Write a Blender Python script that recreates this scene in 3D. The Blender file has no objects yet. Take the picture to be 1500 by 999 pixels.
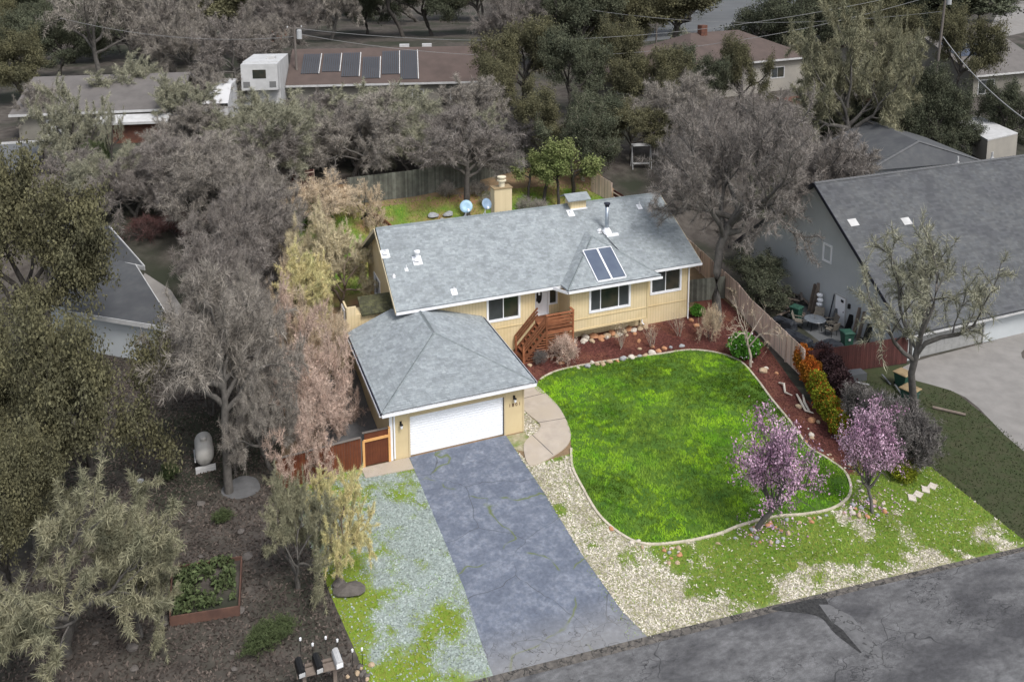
import bpy, bmesh, math, random
import numpy as np
from mathutils import Vector, Matrix
from mathutils.geometry import tessellate_polygon

R = math.radians
scn = bpy.context.scene
COL = scn.collection

# ------------------------------------------------------------------ camera
F, CX, CY, CZ = 1213.054, -7.869, -36.557, 24.502
PITCH, YAW, ROLL, SY = R(8.518), R(21.303), R(-.232), -391.221
cam = bpy.data.cameras.new('camera'); cam_o = bpy.data.objects.new('camera', cam); COL.objects.link(cam_o)
cam.sensor_fit = 'HORIZONTAL'; cam.sensor_width = 36; cam.lens = F / 1500 * 36
cam.shift_y = SY / 1500; cam.clip_start = .5; cam.clip_end = 3000
fwd = Vector((math.sin(YAW) * math.cos(PITCH), math.cos(YAW) * math.cos(PITCH), -math.sin(PITCH)))
rt = Vector((math.cos(YAW), -math.sin(YAW), 0)); up = rt.cross(fwd)
rt2 = rt * math.cos(ROLL) + up * math.sin(ROLL); up2 = -rt * math.sin(ROLL) + up * math.cos(ROLL)
cam_o.matrix_world = Matrix.Translation((CX, CY, CZ)) @ Matrix((rt2, up2, -fwd)).transposed().to_4x4()
scn.camera = cam_o

# ------------------------------------------------------------------ light: bright overcast
SUN_EL, SUN_AZ = R(55), R(18)          # azimuth: from the front right of the house
w = bpy.data.worlds.new('World'); scn.world = w; w.use_nodes = True
nt = w.node_tree; nt.nodes.clear()
sky = nt.nodes.new('ShaderNodeTexSky'); sky.sky_type = 'NISHITA'; sky.sun_disc = False
sky.sun_elevation = SUN_EL; sky.sun_rotation = math.pi - SUN_AZ; sky.dust_density = 3; sky.air_density = 1.2
hs = nt.nodes.new('ShaderNodeHueSaturation'); hs.inputs['Saturation'].default_value = .42
bg = nt.nodes.new('ShaderNodeBackground'); bg.inputs['Strength'].default_value = .15
wo = nt.nodes.new('ShaderNodeOutputWorld')
nt.links.new(sky.outputs[0], hs.inputs['Color']); nt.links.new(hs.outputs[0], bg.inputs[0]); nt.links.new(bg.outputs[0], wo.inputs[0])
sl = bpy.data.lights.new('sun', 'SUN'); sl.energy = 1.65; sl.angle = R(16); sl.color = (1, .97, .93)
so = bpy.data.objects.new('sun', sl); COL.objects.link(so)
sdir = Vector((math.sin(SUN_AZ) * math.cos(SUN_EL), -math.cos(SUN_AZ) * math.cos(SUN_EL), math.sin(SUN_EL)))
so.rotation_euler = sdir.to_track_quat('Z', 'Y').to_euler(); so.location = (0, 0, 60)
scn.view_settings.view_transform = 'Standard'; scn.view_settings.look = 'None'
scn.view_settings.exposure = .47; scn.view_settings.gamma = 1
scn.cycles.max_bounces = 5; scn.cycles.diffuse_bounces = 3

# ------------------------------------------------------------------ terrain: level lot, rising behind the house
TY = [-999, 5.6, 7.4, 17.5, 21, 26, 32, 40, 60, 100, 999]
TZ = [0, 0, .3, .3, .9, 2.6, 4.4, 5.6, 6.6, 7.5, 7.5]
def T(y): return float(np.interp(y, TY, TZ))
def ray(u, v): return fwd * F + rt2 * (u - 750) - up2 * (v - 499.5 - SY)
CAM = Vector((CX, CY, CZ))
def G(u, v, dz=0.0):
    d = ray(u, v); t = 0.0
    while t < 1 and CAM.z + d.z * t - T(CAM.y + d.y * t) - dz > 0: t += .0004
    lo, hi = t - .0004, t
    for _ in range(26):
        m = (lo + hi) / 2
        if CAM.z + d.z * m - T(CAM.y + d.y * m) - dz > 0: lo = m
        else: hi = m
    return CAM + d * hi
def depth(p): return (Vector(p) - CAM).dot(fwd)
def height_for(p, v):
    d = ray(750, v); up_ratio = -(v - 499.5 - SY) / F
    lo, hi = -5, 60
    for _ in range(40):
        m = (lo + hi) / 2; q = Vector((p[0], p[1], p[2] + m)) - CAM
        if q.dot(up2) / q.dot(fwd) < up_ratio: lo = m
        else: hi = m
    return lo

# ------------------------------------------------------------------ noise
def _hash(ix, iy, s):
    h = (ix * 374761393 + iy * 668265263 + s * 974711) & 0x7fffffff
    h = ((h ^ (h >> 13)) * 1274126177) & 0x7fffffff
    return ((h ^ (h >> 16)) & 0xffff) / 65535.0
def vnoise(x, y, s=0):
    x = np.asarray(x, float); y = np.asarray(y, float)
    ix = np.floor(x).astype(np.int64); iy = np.floor(y).astype(np.int64); fx = x - ix; fy = y - iy
    fx = fx * fx * (3 - 2 * fx); fy = fy * fy * (3 - 2 * fy)
    a = _hash(ix, iy, s); b = _hash(ix + 1, iy, s); c = _hash(ix, iy + 1, s); d = _hash(ix + 1, iy + 1, s)
    return a + (b - a) * fx + (c - a) * fy + (a - b - c + d) * fx * fy
def fbm(x, y, s=0, o=4):
    r = 0; amp = .5; tot = 0
    for k in range(o):
        r = r + amp * vnoise(np.asarray(x) * 2 ** k + k * 17.3, np.asarray(y) * 2 ** k, s + k); tot += amp; amp *= .55
    return r / tot
def inpoly(x, y, P):
    x = np.asarray(x); y = np.asarray(y); r = np.zeros(x.shape, bool); n = len(P)
    for i in range(n):
        x0, y0 = P[i][:2]; x1, y1 = P[(i + 1) % n][:2]
        if y0 == y1: continue
        c = ((y0 > y) != (y1 > y)) & (x < (x1 - x0) * (y - y0) / (y1 - y0) + x0); r ^= c
    return r

# ------------------------------------------------------------------ materials
def mat(name, c, c2=None, scale=3., rough=.85, rnd=0., bump=0., bscale=25., spec=.3, metal=0., amt=1., c3=None, s3=.6, stretch=None, lo=.35, hi=.65, extra=None, coat=0):
    m = bpy.data.materials.new(name); m.use_nodes = True; n = m.node_tree; b = n.nodes['Principled BSDF']; L = n.links.new
    b.inputs['Roughness'].default_value = rough; b.inputs['Metallic'].default_value = metal
    b.inputs['Specular IOR Level'].default_value = spec
    tc = n.nodes.new('ShaderNodeTexCoord'); vec = tc.outputs['Object']
    if stretch:
        mp = n.nodes.new('ShaderNodeMapping'); mp.inputs['Scale'].default_value = stretch; L(vec, mp.inputs[0]); vec = mp.outputs[0]
    def noise(sc, det=5):
        t = n.nodes.new('ShaderNodeTexNoise'); t.inputs['Scale'].default_value = sc; t.inputs['Detail'].default_value = det; t.inputs['Roughness'].default_value = .6
        L(vec, t.inputs['Vector']); return t.outputs['Fac']
    def mix(fac, a, bb, mode='MIX'):
        x = n.nodes.new('ShaderNodeMix'); x.data_type = 'RGBA'; x.blend_type = mode
        if isinstance(fac, float): x.inputs[0].default_value = fac
        else: L(fac, x.inputs[0])
        for k, q in ((6, a), (7, bb)):
            if isinstance(q, tuple): x.inputs[k].default_value = (*q[:3], 1)
            else: L(q, x.inputs[k])
        return x.outputs[2]
    def rng(v, a, bb, c_, d):
        x = n.nodes.new('ShaderNodeMapRange'); x.inputs[1].default_value = a; x.inputs[2].default_value = bb
        x.inputs[3].default_value = c_; x.inputs[4].default_value = d; L(v, x.inputs[0]); return x.outputs[0]
    col = tuple(c)
    if c2: col = mix(rng(noise(scale), lo, hi, 0, amt), col, tuple(c2))
    if c3: col = mix(rng(noise(s3, 3), .45, .62, 0, 1), col, tuple(c3))
    if rnd:
        at = n.nodes.new('ShaderNodeAttribute'); at.attribute_name = 'rnd'
        g = rng(at.outputs['Fac'], 0, 1, 1 - rnd, 1 + rnd)
        cb = n.nodes.new('ShaderNodeCombineColor'); [L(g, cb.inputs[i]) for i in range(3)]
        col = mix(1., col, cb.outputs[0], 'MULTIPLY')
    h = (n, L, vec, mix, rng, noise)
    if extra: col = extra(col, *h)
    if isinstance(col, tuple): b.inputs['Base Color'].default_value = (*col, 1)
    else: L(col, b.inputs['Base Color'])
    if bump:
        bp = n.nodes.new('ShaderNodeBump'); bp.inputs['Strength'].default_value = bump; bp.inputs['Distance'].default_value = .03
        L(noise(bscale, 4), bp.inputs['Height']); L(bp.outputs[0], b.inputs['Normal'])
    return m
def siding_x(col, n, L, vec, mix, rng, noise):
    s = n.nodes.new('ShaderNodeSeparateXYZ'); L(vec, s.inputs[0])
    a = n.nodes.new('ShaderNodeMath'); a.operation = 'ADD'; L(s.outputs[0], a.inputs[0]); L(s.outputs[1], a.inputs[1])
    d = n.nodes.new('ShaderNodeMath'); d.operation = 'MULTIPLY'; d.inputs[1].default_value = 1 / .2; L(a.outputs[0], d.inputs[0])
    f = n.nodes.new('ShaderNodeMath'); f.operation = 'FRACT'; L(d.outputs[0], f.inputs[0])
    c = n.nodes.new('ShaderNodeMath'); c.operation = 'LESS_THAN'; c.inputs[1].default_value = .1; L(f.outputs[0], c.inputs[0])
    g = n.nodes.new('ShaderNodeMath'); g.operation = 'MULTIPLY'; g.inputs[1].default_value = .45; L(c.outputs[0], g.inputs[0])
    return mix(g.outputs[0], col, (.3, .23, .12))
def crack_x(sc, w_, ccol, mask=(.5, .6), dist=.25):
    def f(col, n, L, vec, mix, rng, noise):
        nz = n.nodes.new('ShaderNodeTexNoise'); nz.inputs['Scale'].default_value = sc * 1.6; L(vec, nz.inputs['Vector'])
        va = n.nodes.new('ShaderNodeMix'); va.data_type = 'VECTOR'; va.inputs[0].default_value = dist
        L(vec, va.inputs[4]); L(nz.outputs['Color'], va.inputs[5])
        v = n.nodes.new('ShaderNodeTexVoronoi'); v.feature = 'DISTANCE_TO_EDGE'; v.inputs['Scale'].default_value = sc; L(va.outputs[1], v.inputs['Vector'])
        e = rng(v.outputs['Distance'], 0, w_, 1, 0)
        msk = rng(noise(.45, 2), mask[0], mask[1], 0, 1)
        m_ = n.nodes.new('ShaderNodeMath'); m_.operation = 'MULTIPLY'; L(e, m_.inputs[0]); L(msk, m_.inputs[1])
        return mix(m_.outputs[0], col, ccol)
    return f
def mask_x(other, streak=None):
    def f(col, n, L, vec, mix, rng, noise):
        at = n.nodes.new('ShaderNodeAttribute'); at.attribute_name = 'mask'
        return mix(at.outputs['Fac'], col, mix(rng(noise(7.), .35, .65, 0, 1), other[0], other[1]))
    return f
M = {}
M['litter'] = mat('leaf_litter_soil', (.045, .038, .033), (.1, .088, .077), 1.2, .95, c3=(.03, .034, .022), s3=.12, bump=.8, bscale=6)
M['yardsoil'] = mat('lot_soil', (.26, .17, .1), (.16, .12, .07), 1.5, .95, bump=.5, bscale=8)
M['backgrass'] = mat('back_lawn', (.08, .2, .015), (.12, .2, .03), .5, .95, c3=(.3, .17, .1), s3=.16, bump=.5, bscale=12)
M['lawn'] = mat('lawn_ground', (.05, .12, .015), (.09, .17, .02), 1.4, .95, bump=.6, bscale=14)
M['verge'] = mat('chips_ground', (.42, .37, .28), (.26, .24, .14), 6, .95, bump=.6, bscale=14, extra=mask_x(((.09, .19, .02), (.17, .2, .04))))
M['blue'] = mat('blue_gravel', (.34, .4, .38), (.22, .26, .23), 7, .95, bump=.6, bscale=14, extra=mask_x(((.14, .24, .02), (.2, .22, .04))))
def mottle(col, n, L, vec, mix, rng, noise, a=.3, b=.25):
    cb = n.nodes.new('ShaderNodeCombineColor'); g = rng(noise(7., 8), .3, .7, 1 - a, 1 + a); [L(g, cb.inputs[i]) for i in range(3)]; col = mix(1., col, cb.outputs[0], 'MULTIPLY')
    c2 = n.nodes.new('ShaderNodeCombineColor'); g = rng(noise(45., 3), .3, .7, 1 - b, 1 + b); [L(g, c2.inputs[i]) for i in range(3)]; return mix(1., col, c2.outputs[0], 'MULTIPLY')
def mix_patch(col, n, L, vec, mix, rng, noise): return mix(rng(noise(.38, 4), .54, .68, 0, .25), col, (.17, .185, .195))
def road_extra(col, n, L, vec, mix, rng, noise):
    col = mottle(col, n, L, vec, mix, rng, noise, .25, .25)
    for sc, w_, lo_, hi_ in ((.5, .004, .45, .5), (1.6, .018, .46, .58), (3.4, .03, .5, .64)): col = crack_x(sc, w_, (.03, .03, .032), (lo_, hi_), .6)(col, n, L, vec, mix, rng, noise)
    return col
def drive_extra(col, n, L, vec, mix, rng, noise):
    col = mottle(col, n, L, vec, mix, rng, noise, .22, .15)
    col = crack_x(.4, .005, (.07, .075, .085), (.35, .45), .45)(col, n, L, vec, mix, rng, noise)
    col = crack_x(.42, .011, (.12, .15, .05), (.47, .52), .6)(col, n, L, vec, mix, rng, noise)
    s = n.nodes.new('ShaderNodeSeparateXYZ'); L(vec, s.inputs[0])
    low = rng(s.outputs[1], -10.6, -12.6, 0, .9)
    nz = n.nodes.new('ShaderNodeTexVoronoi'); nz.feature = 'DISTANCE_TO_EDGE'; nz.inputs['Scale'].default_value = 2.6; dn = n.nodes.new('ShaderNodeTexNoise'); dn.inputs['Scale'].default_value = 2.2; L(vec, dn.inputs['Vector']); dm = n.nodes.new('ShaderNodeMix'); dm.data_type = 'VECTOR'; dm.inputs[0].default_value = .55; L(vec, dm.inputs[4]); L(dn.outputs['Color'], dm.inputs[5]); L(dm.outputs[1], nz.inputs['Vector'])
    low = rng(noise(.9, 3), .35, .6, 0, 1) if False else low
    e = rng(nz.outputs['Distance'], 0, .022, 1, 0); mm = n.nodes.new('ShaderNodeMath'); mm.operation = 'MULTIPLY'; L(e, mm.inputs[0]); L(low, mm.inputs[1])
    pale = rng(s.outputs[1], -11.2, -13., 0, .55); st = rng(noise(2.2, 4), .55, .75, 0, .35)
    col = mix(st, col, (.09, .1, .13)); col = mix(pale, col, (.25, .24, .22)); return mix(mm.outputs[0], col, (.06, .055, .05))
M['drive'] = mat('driveway_asphalt', (.13, .15, .195), (.23, .252, .3), 2.6, .8, c3=(.12, .138, .18), s3=.9, bump=.5, bscale=30, extra=drive_extra, lo=.4, hi=.72)
M['road'] = mat('road_asphalt', (.09, .09, .093), (.15, .15, .154), 2.2, .85, c3=(.06, .06, .064), s3=.42, bump=.4, bscale=30, stretch=(.6, 1.1, 1), extra=road_extra)
M['roadedge'] = mat('road_edge', (.15, .135, .12), (.07, .065, .06), 5, .9, bump=.6, extra=crack_x(3.2, .07, (.02, .02, .02), (.2, .4), .3))
M['patch'] = mat('concrete_patch', (.13, .13, .133), (.1, .1, .103), 3, .85, bump=.3)
M['patchlight'] = mat('road_patch', (.145, .145, .148), (.105, .105, .108), 4, .85, bump=.4, extra=crack_x(1.8, .03, (.03, .03, .03), (.3, .4), .5))
M['tarline'] = mat('dark_broken_asphalt', (.02, .02, .021), (.05, .05, .05), 9, .9, bump=.6)
M['walk'] = mat('walk_concrete', (.46, .4, .335), (.38, .33, .28), 1.5, .85, bump=.25, c3=(.42, .36, .29))
M['curb'] = mat('curb_concrete', (.58, .52, .42), (.4, .36, .28), 4, .85)
M['mulch'] = mat('mulch', (.13, .043, .035), (.065, .024, .02), 9, .95, bump=.9, bscale=22, c3=(.17, .07, .045), s3=.5)
M['nbdrive'] = mat('aged_concrete', (.25, .238, .225), (.2, .19, .18), 1., .85, bump=.2)
M['nblawn'] = mat('olive_lawn', (.036, .048, .018), (.05, .052, .026), 1.6, .95, bump=.8, bscale=8)
M['fargrey'] = mat('far_paving', (.12, .125, .13), (.09, .095, .1), .1, .9)
M['shingle'] = mat('grey_shingle', (.27, .3, .315), (.315, .345, .36), 4., .9, rnd=.14, c3=(.25, .276, .292), s3=1.3, bump=.3, bscale=60, extra=lambda col, *h: mix_patch(mottle(col, *h, .1, .14), *h))
M['shingle_nb'] = mat('charcoal_shingle', (.082, .087, .094), (.105, .108, .111), 2., .9, rnd=.16, c3=(.075, .078, .085), s3=.4)
M['brownroof'] = mat('brown_roof', (.115, .085, .075), (.09, .068, .06), .6, .9, rnd=.15)
M['greyroof'] = mat('pale_grey_roof', (.165, .152, .145), (.13, .12, .115), .8, .9, rnd=.15)
M['mossroof'] = mat('mossy_shingle', (.05, .05, .035), (.1, .1, .05), 5, .95, rnd=.3)
M['ridgecap_nb'] = mat('ridge_cap_dark', (.12, .125, .13), (.15, .15, .155), 2, .9, rnd=.2)
M['ridgecap'] = mat('ridge_cap', (.2, .235, .245), (.28, .31, .32), 2, .9, rnd=.2)
M['siding'] = mat('cream_siding', (.68, .56, .35), (.6, .48, .28), 1.2, .8, extra=siding_x, c3=(.63, .52, .33), s3=.7)
M['stucco'] = mat('garage_siding', (.62, .51, .31), (.56, .45, .27), .7, .85, bump=.1)
M['white'] = mat('white_paint', (.82, .83, .86), (.74, .75, .78), 1.5, .5)
M['door'] = mat('garage_door_white', (.84, .86, .9), (.8, .82, .86), 1., .45)
M['dark'] = mat('dark_metal', (.02, .022, .035), None, rough=.5)
M['black'] = mat('black', (.012, .012, .013), None, rough=.5)
M['glass'] = mat('window_glass', (.022, .03, .026), (.05, .045, .035), 1.1, .08, spec=.7)
M['screen'] = mat('insect_screen', (.05, .056, .06), (.038, .044, .045), 2, .5)
M['solar'] = mat('solar_glass', (.1, .125, .17), (.075, .095, .14), .9, .25, spec=.6)
M['alu'] = mat('galvanised', (.45, .5, .55), (.3, .35, .42), 3, .35, metal=.6)
M['dish'] = mat('dish_grey', (.35, .5, .62), None, rough=.4)
M['redwood'] = mat('redwood_stain', (.19, .068, .032), (.27, .11, .055), 3, .7, rnd=.3)
M['fence'] = mat('weathered_fence', (.68, .54, .46), (.56, .43, .36), 2, .85, rnd=.22, stretch=(1, 1, .3))
M['fencegrey'] = mat('grey_fence', (.15, .155, .13), (.1, .1, .085), 2, .9, rnd=.3)
M['gatebrown'] = mat('brown_gate', (.16, .05, .022), (.12, .036, .018), 2, .7, rnd=.15)
M['newwood'] = mat('new_lumber', (.72, .4, .16), (.62, .33, .12), 4, .7)
M['redfence'] = mat('dull_red_fence', (.085, .03, .026), (.062, .024, .022), 1.5, .85, rnd=.18)
M['nbwall'] = mat('grey_wall', (.46, .485, .5), (.41, .435, .45), .5, .85)
M['nbtrim'] = mat('weathered_white', (.5, .5, .5), (.4, .4, .4), 2, .7)
M['beigewall'] = mat('beige_wall', (.2, .19, .165), (.16, .15, .13), .6, .9)
M['brick'] = mat('dull_brick', (.14, .06, .04), (.09, .045, .035), 3, .9)
M['bin'] = mat('green_bin', (.03, .085, .06), (.02, .06, .045), 4, .5)
M['tan'] = mat('tan_lid', (.3, .22, .12), (.22, .16, .09), 3, .7)
M['plank'] = mat('old_plank', (.22, .18, .15), (.15, .12, .1), 3, .9)
M['wicker'] = mat('tan_chair', (.2, .18, .15), (.14, .125, .105), 8, .8)
M['cover'] = mat('black_cover', (.015, .018, .024), (.03, .034, .042), 2, .6)
M['tank'] = mat('tank_white', (.4, .39, .37), (.33, .32, .3), 2, .5)
M['bedwood'] = mat('bed_boards', (.14, .075, .055), (.09, .05, .04), 2, .85)
M['pole'] = mat('pole_wood', (.17, .15, .135), (.12, .105, .095), 2, .9, stretch=(1, 1, .2))
M['wire'] = mat('wire', (.25, .25, .25), None, rough=.6)
M['bark_grey'] = mat('bark_grey', (.13, .12, .11), (.075, .07, .064), 5, .95, bump=.5)
M['bark_dark'] = mat('bark_dark', (.045, .04, .036), (.08, .072, .064), 5, .95, bump=.5)
M['bark_pale'] = mat('bark_pale', (.42, .36, .3), (.3, .26, .21), 4, .9, bump=.4)
M['bark_warm'] = mat('bark_warm', (.22, .17, .13), (.14, .11, .085), 4, .9)
def tw(name, a, b, r=.35): M[name] = mat(name, a, b, .9, .9, rnd=r, spec=.1)
tw('twig_grey', (.33, .3, .262), (.22, .2, .178), .5)
tw('twig_brown', (.2, .178, .16), (.27, .245, .225), .5)
tw('twig_dark', (.13, .12, .115), (.19, .175, .165), .45)
tw('twig_lichen', (.34, .33, .24), (.22, .22, .165), .45)
tw('twig_pink', (.62, .46, .38), (.48, .38, .32), .45)
tw('twig_yellow', (.62, .54, .34), (.48, .42, .3), .4)
tw('twig_tan', (.66, .52, .36), (.48, .4, .3), .4)
tw('leaf_olive', (.135, .127, .07), (.1, .098, .06), .35)
tw('leaf_dark', (.075, .086, .058), (.105, .11, .072), .5)
tw('leaf_lichen', (.29, .275, .18), (.18, .18, .12), .4)
tw('leaf_yellow', (.68, .58, .3), (.5, .48, .24), .4)
tw('leaf_green', (.16, .2, .07), (.22, .24, .1), .5)
tw('leaf_bush', (.1, .26, .035), (.05, .15, .02), .5)
tw('leaf_red', (.4, .1, .02), (.22, .16, .02), .5)
tw('leaf_photinia', (.24, .26, .025), (.12, .16, .02), .5)
tw('leaf_maroon', (.05, .028, .03), (.07, .045, .045), .4)
tw('twig_maroon', (.1, .045, .042), (.13, .085, .08), .4)
tw('petal', (.6, .42, .53), (.26, .14, .22), .7)
tw('petal_white', (.75, .7, .72), (.6, .5, .6), .2)
M['grassblade'] = mat('grassblade', (.1, .23, .016), (.22, .36, .02), .55, .9, rnd=.7, spec=.1, lo=.4, hi=.62, c3=(.14, .22, .03), s3=.22)
tw('vergeblade', (.16, .28, .03), (.27, .31, .06), .5)
tw('chip', (.64, .59, .51), (.42, .38, .31), .4)
tw('bluechip', (.34, .385, .365), (.26, .3, .28), .25)
tw('mulchchip', (.15, .055, .045), (.09, .035, .03), .6)
tw('litterchip', (.1, .082, .07), (.055, .045, .04), .6)
for k, (a, b) in dict(orange=((.5, .26, .14), (.4, .2, .11)), pale=((.6, .55, .48), (.48, .43, .37)), tan=((.46, .35, .24), (.36, .27, .18)), grey=((.35, .36, .37), (.26, .27, .28)),
                      dull=((.14, .125, .115), (.1, .09, .082))).items():
    M['rock_' + k] = mat('rock_' + k, a, b, 5, .9, bump=.5)

# ------------------------------------------------------------------ mesh helpers
def tag(o, label=None, cat=None, group=None, kind=None):
    if label: o['label'] = label
    if cat: o['category'] = cat
    if group: o['group'] = group
    if kind: o['kind'] = kind
    return o
def link(o, parent=None):
    COL.objects.link(o)
    if parent: o.parent = parent
    return o
def empty(name, loc=(0, 0, 0), rz=0., label=None, cat=None, group=None, parent=None):
    o = bpy.data.objects.new(name, None); o.location = loc; o.rotation_euler = (0, 0, rz); o.empty_display_size = .3
    link(o, parent); return tag(o, label, cat, group)
class MB:
    def __init__(s): s.v = []; s.f = []
    def poly(s, pts):
        b = len(s.v); s.v += [tuple(p) for p in pts]; s.f.append(tuple(range(b, b + len(pts)))); return s
    def box(s, x0, x1, y0, y1, z0, z1):
        b = len(s.v)
        s.v += [(x0, y0, z0), (x1, y0, z0), (x1, y1, z0), (x0, y1, z0), (x0, y0, z1), (x1, y0, z1), (x1, y1, z1), (x0, y1, z1)]
        s.f += [tuple(b + i for i in q) for q in ((0, 3, 2, 1), (4, 5, 6, 7), (0, 1, 5, 4), (1, 2, 6, 5), (2, 3, 7, 6), (3, 0, 4, 7))]; return s
    def bar(s, a, b, w, h, upv=(0, 0, 1)):
        a = Vector(a); b = Vector(b); d = (b - a).normalized(); sd = d.cross(Vector(upv))
        if sd.length < 1e-4: sd = Vector((1, 0, 0))
        sd.normalize(); u = sd.cross(d); k = len(s.v)
        for p in (a, b):
            for i, j in ((-1, -1), (1, -1), (1, 1), (-1, 1)): s.v.append(tuple(p + sd * (i * w / 2) + u * (j * h / 2)))
        s.f += [tuple(k + i for i in q) for q in ((0, 3, 2, 1), (4, 5, 6, 7), (0, 1, 5, 4), (1, 2, 6, 5), (2, 3, 7, 6), (3, 0, 4, 7))]; return s
    def tube(s, pts, r, n=8, cap=True):
        pts = [Vector(p) for p in pts]; rr = r if hasattr(r, '__len__') else [r] * len(pts); b = len(s.v)
        for i, p in enumerate(pts):
            d = (pts[min(i + 1, len(pts) - 1)] - pts[max(i - 1, 0)]).normalized()
            x = d.orthogonal() if abs(d.z) < .9 else d.cross(Vector((0, 1, 0))); x.normalize(); y = d.cross(x)
            for k in range(n):
                a = 2 * math.pi * k / n; s.v.append(tuple(p + (x * math.cos(a) + y * math.sin(a)) * rr[i]))
        for i in range(len(pts) - 1):
            for k in range(n):
                k2 = (k + 1) % n; s.f.append((b + i * n + k, b + i * n + k2, b + (i + 1) * n + k2, b + (i + 1) * n + k))
        if cap: s.f.append(tuple(b + k for k in range(n))[::-1]); s.f.append(tuple(b + (len(pts) - 1) * n + k for k in range(n)))
        return s
    def lathe(s, prof, c=(0, 0, 0), n=16):
        b = len(s.v)
        for r, z in prof:
            for k in range(n): a = 2 * math.pi * k / n; s.v.append((c[0] + r * math.cos(a), c[1] + r * math.sin(a), c[2] + z))
        for i in range(len(prof) - 1):
            for k in range(n):
                k2 = (k + 1) % n; s.f.append((b + i * n + k, b + i * n + k2, b + (i + 1) * n + k2, b + (i + 1) * n + k))
        return s
    def xf(s, mtx): s.v = [tuple(mtx @ Vector(p)) for p in s.v]; return s
    def build(s, name, m, parent=None, smooth=False, loc=None, rz=0., **tags):
        me = bpy.data.meshes.new(name); me.from_pydata(s.v, [], s.f); me.materials.append(m if not isinstance(m, str) else M[m])
        if smooth: me.shade_smooth()
        o = bpy.data.objects.new(name, me); link(o, parent)
        if loc is not None: o.location = loc
        if rz: o.rotation_euler.z = rz
        return tag(o, **tags)
def mesh_np(name, V, Fs, m, parent=None, attr=None, domain='FACE', aname='rnd', loc=None, smooth=False, **tags):
    """V (n,3); Fs (m,k) constant k"""
    me = bpy.data.meshes.new(name); V = np.asarray(V, np.float32); Fs = np.asarray(Fs, np.int32); k = Fs.shape[1]
    me.vertices.add(len(V)); me.vertices.foreach_set('co', V.ravel())
    me.loops.add(Fs.size); me.loops.foreach_set('vertex_index', Fs.ravel())
    me.polygons.add(len(Fs)); me.polygons.foreach_set('loop_start', np.arange(0, Fs.size, k, dtype=np.int32))
    if attr is not None:
        a = me.attributes.new(aname, 'FLOAT', domain); a.data.foreach_set('value', np.asarray(attr, np.float32))
    me.update(calc_edges=True); me.materials.append(M[m] if isinstance(m, str) else m)
    if smooth: me.shade_smooth()
    if parent == 'mesh': return me
    o = bpy.data.objects.new(name, me); link(o, parent)
    if loc is not None: o.location = loc
    return tag(o, **tags)
def spline(P, n=6, closed=True):
    P = [Vector(p[:2]) for p in P]; out = []; N = len(P)
    for i in range(N if closed else N - 1):
        g = lambda j: P[j % N] if closed else P[min(max(j, 0), N - 1)]
        a, b, c, d = g(i - 1), g(i), g(i + 1), g(i + 2)
        for k in range(n):
            t = k / n; out.append(((b * 2 + (c - a) * t + (a * 2 - b * 5 + c * 4 - d) * t * t + (b * 3 - a - c * 3 + d) * t ** 3) / 2).to_tuple())
    if not closed: out.append(P[-1].to_tuple())
    return out
def drape(name, P, off, m, cell=None, maskf=None, **tags):
    bm = bmesh.new(); tri = tessellate_polygon([[Vector((p[0], p[1], 0)) for p in P]])
    vs = [bm.verts.new((p[0], p[1], 0)) for p in P]
    for t in tri:
        try: bm.faces.new([vs[i] for i in t])
        except ValueError: pass
    def cut(axis, val):
        co = (val, 0, 0) if axis == 0 else (0, val, 0); no = (1, 0, 0) if axis == 0 else (0, 1, 0)
        bmesh.ops.bisect_plane(bm, geom=bm.verts[:] + bm.edges[:] + bm.faces[:], plane_co=co, plane_no=no, dist=1e-5)
    xs = [p[0] for p in P]; ys = [p[1] for p in P]
    for y in TY[1:-1]:
        if min(ys) < y < max(ys): cut(1, y)
    if cell:
        for y in np.arange(min(ys), max(ys), cell)[1:]: cut(1, float(y))
        for x in np.arange(min(xs), max(xs), cell)[1:]: cut(0, float(x))
    for v in bm.verts: v.co.z = T(v.co.y) + off
    bmesh.ops.recalc_face_normals(bm, faces=bm.faces[:])
    if bm.faces and sum(f.normal.z for f in bm.faces) < 0: bmesh.ops.reverse_faces(bm, faces=bm.faces[:])
    me = bpy.data.meshes.new(name); bm.to_mesh(me); bm.free(); me.materials.append(M[m])
    if maskf:
        co = np.array([v.co[:2] for v in me.vertices]); a = me.attributes.new('mask', 'FLOAT', 'POINT')
        a.data.foreach_set('value', np.clip(maskf(co[:, 0], co[:, 1]), 0, 1).astype(np.float32))
    o = bpy.data.objects.new(name, me); link(o); return tag(o, **({'kind': 'structure'} | tags))

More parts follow.
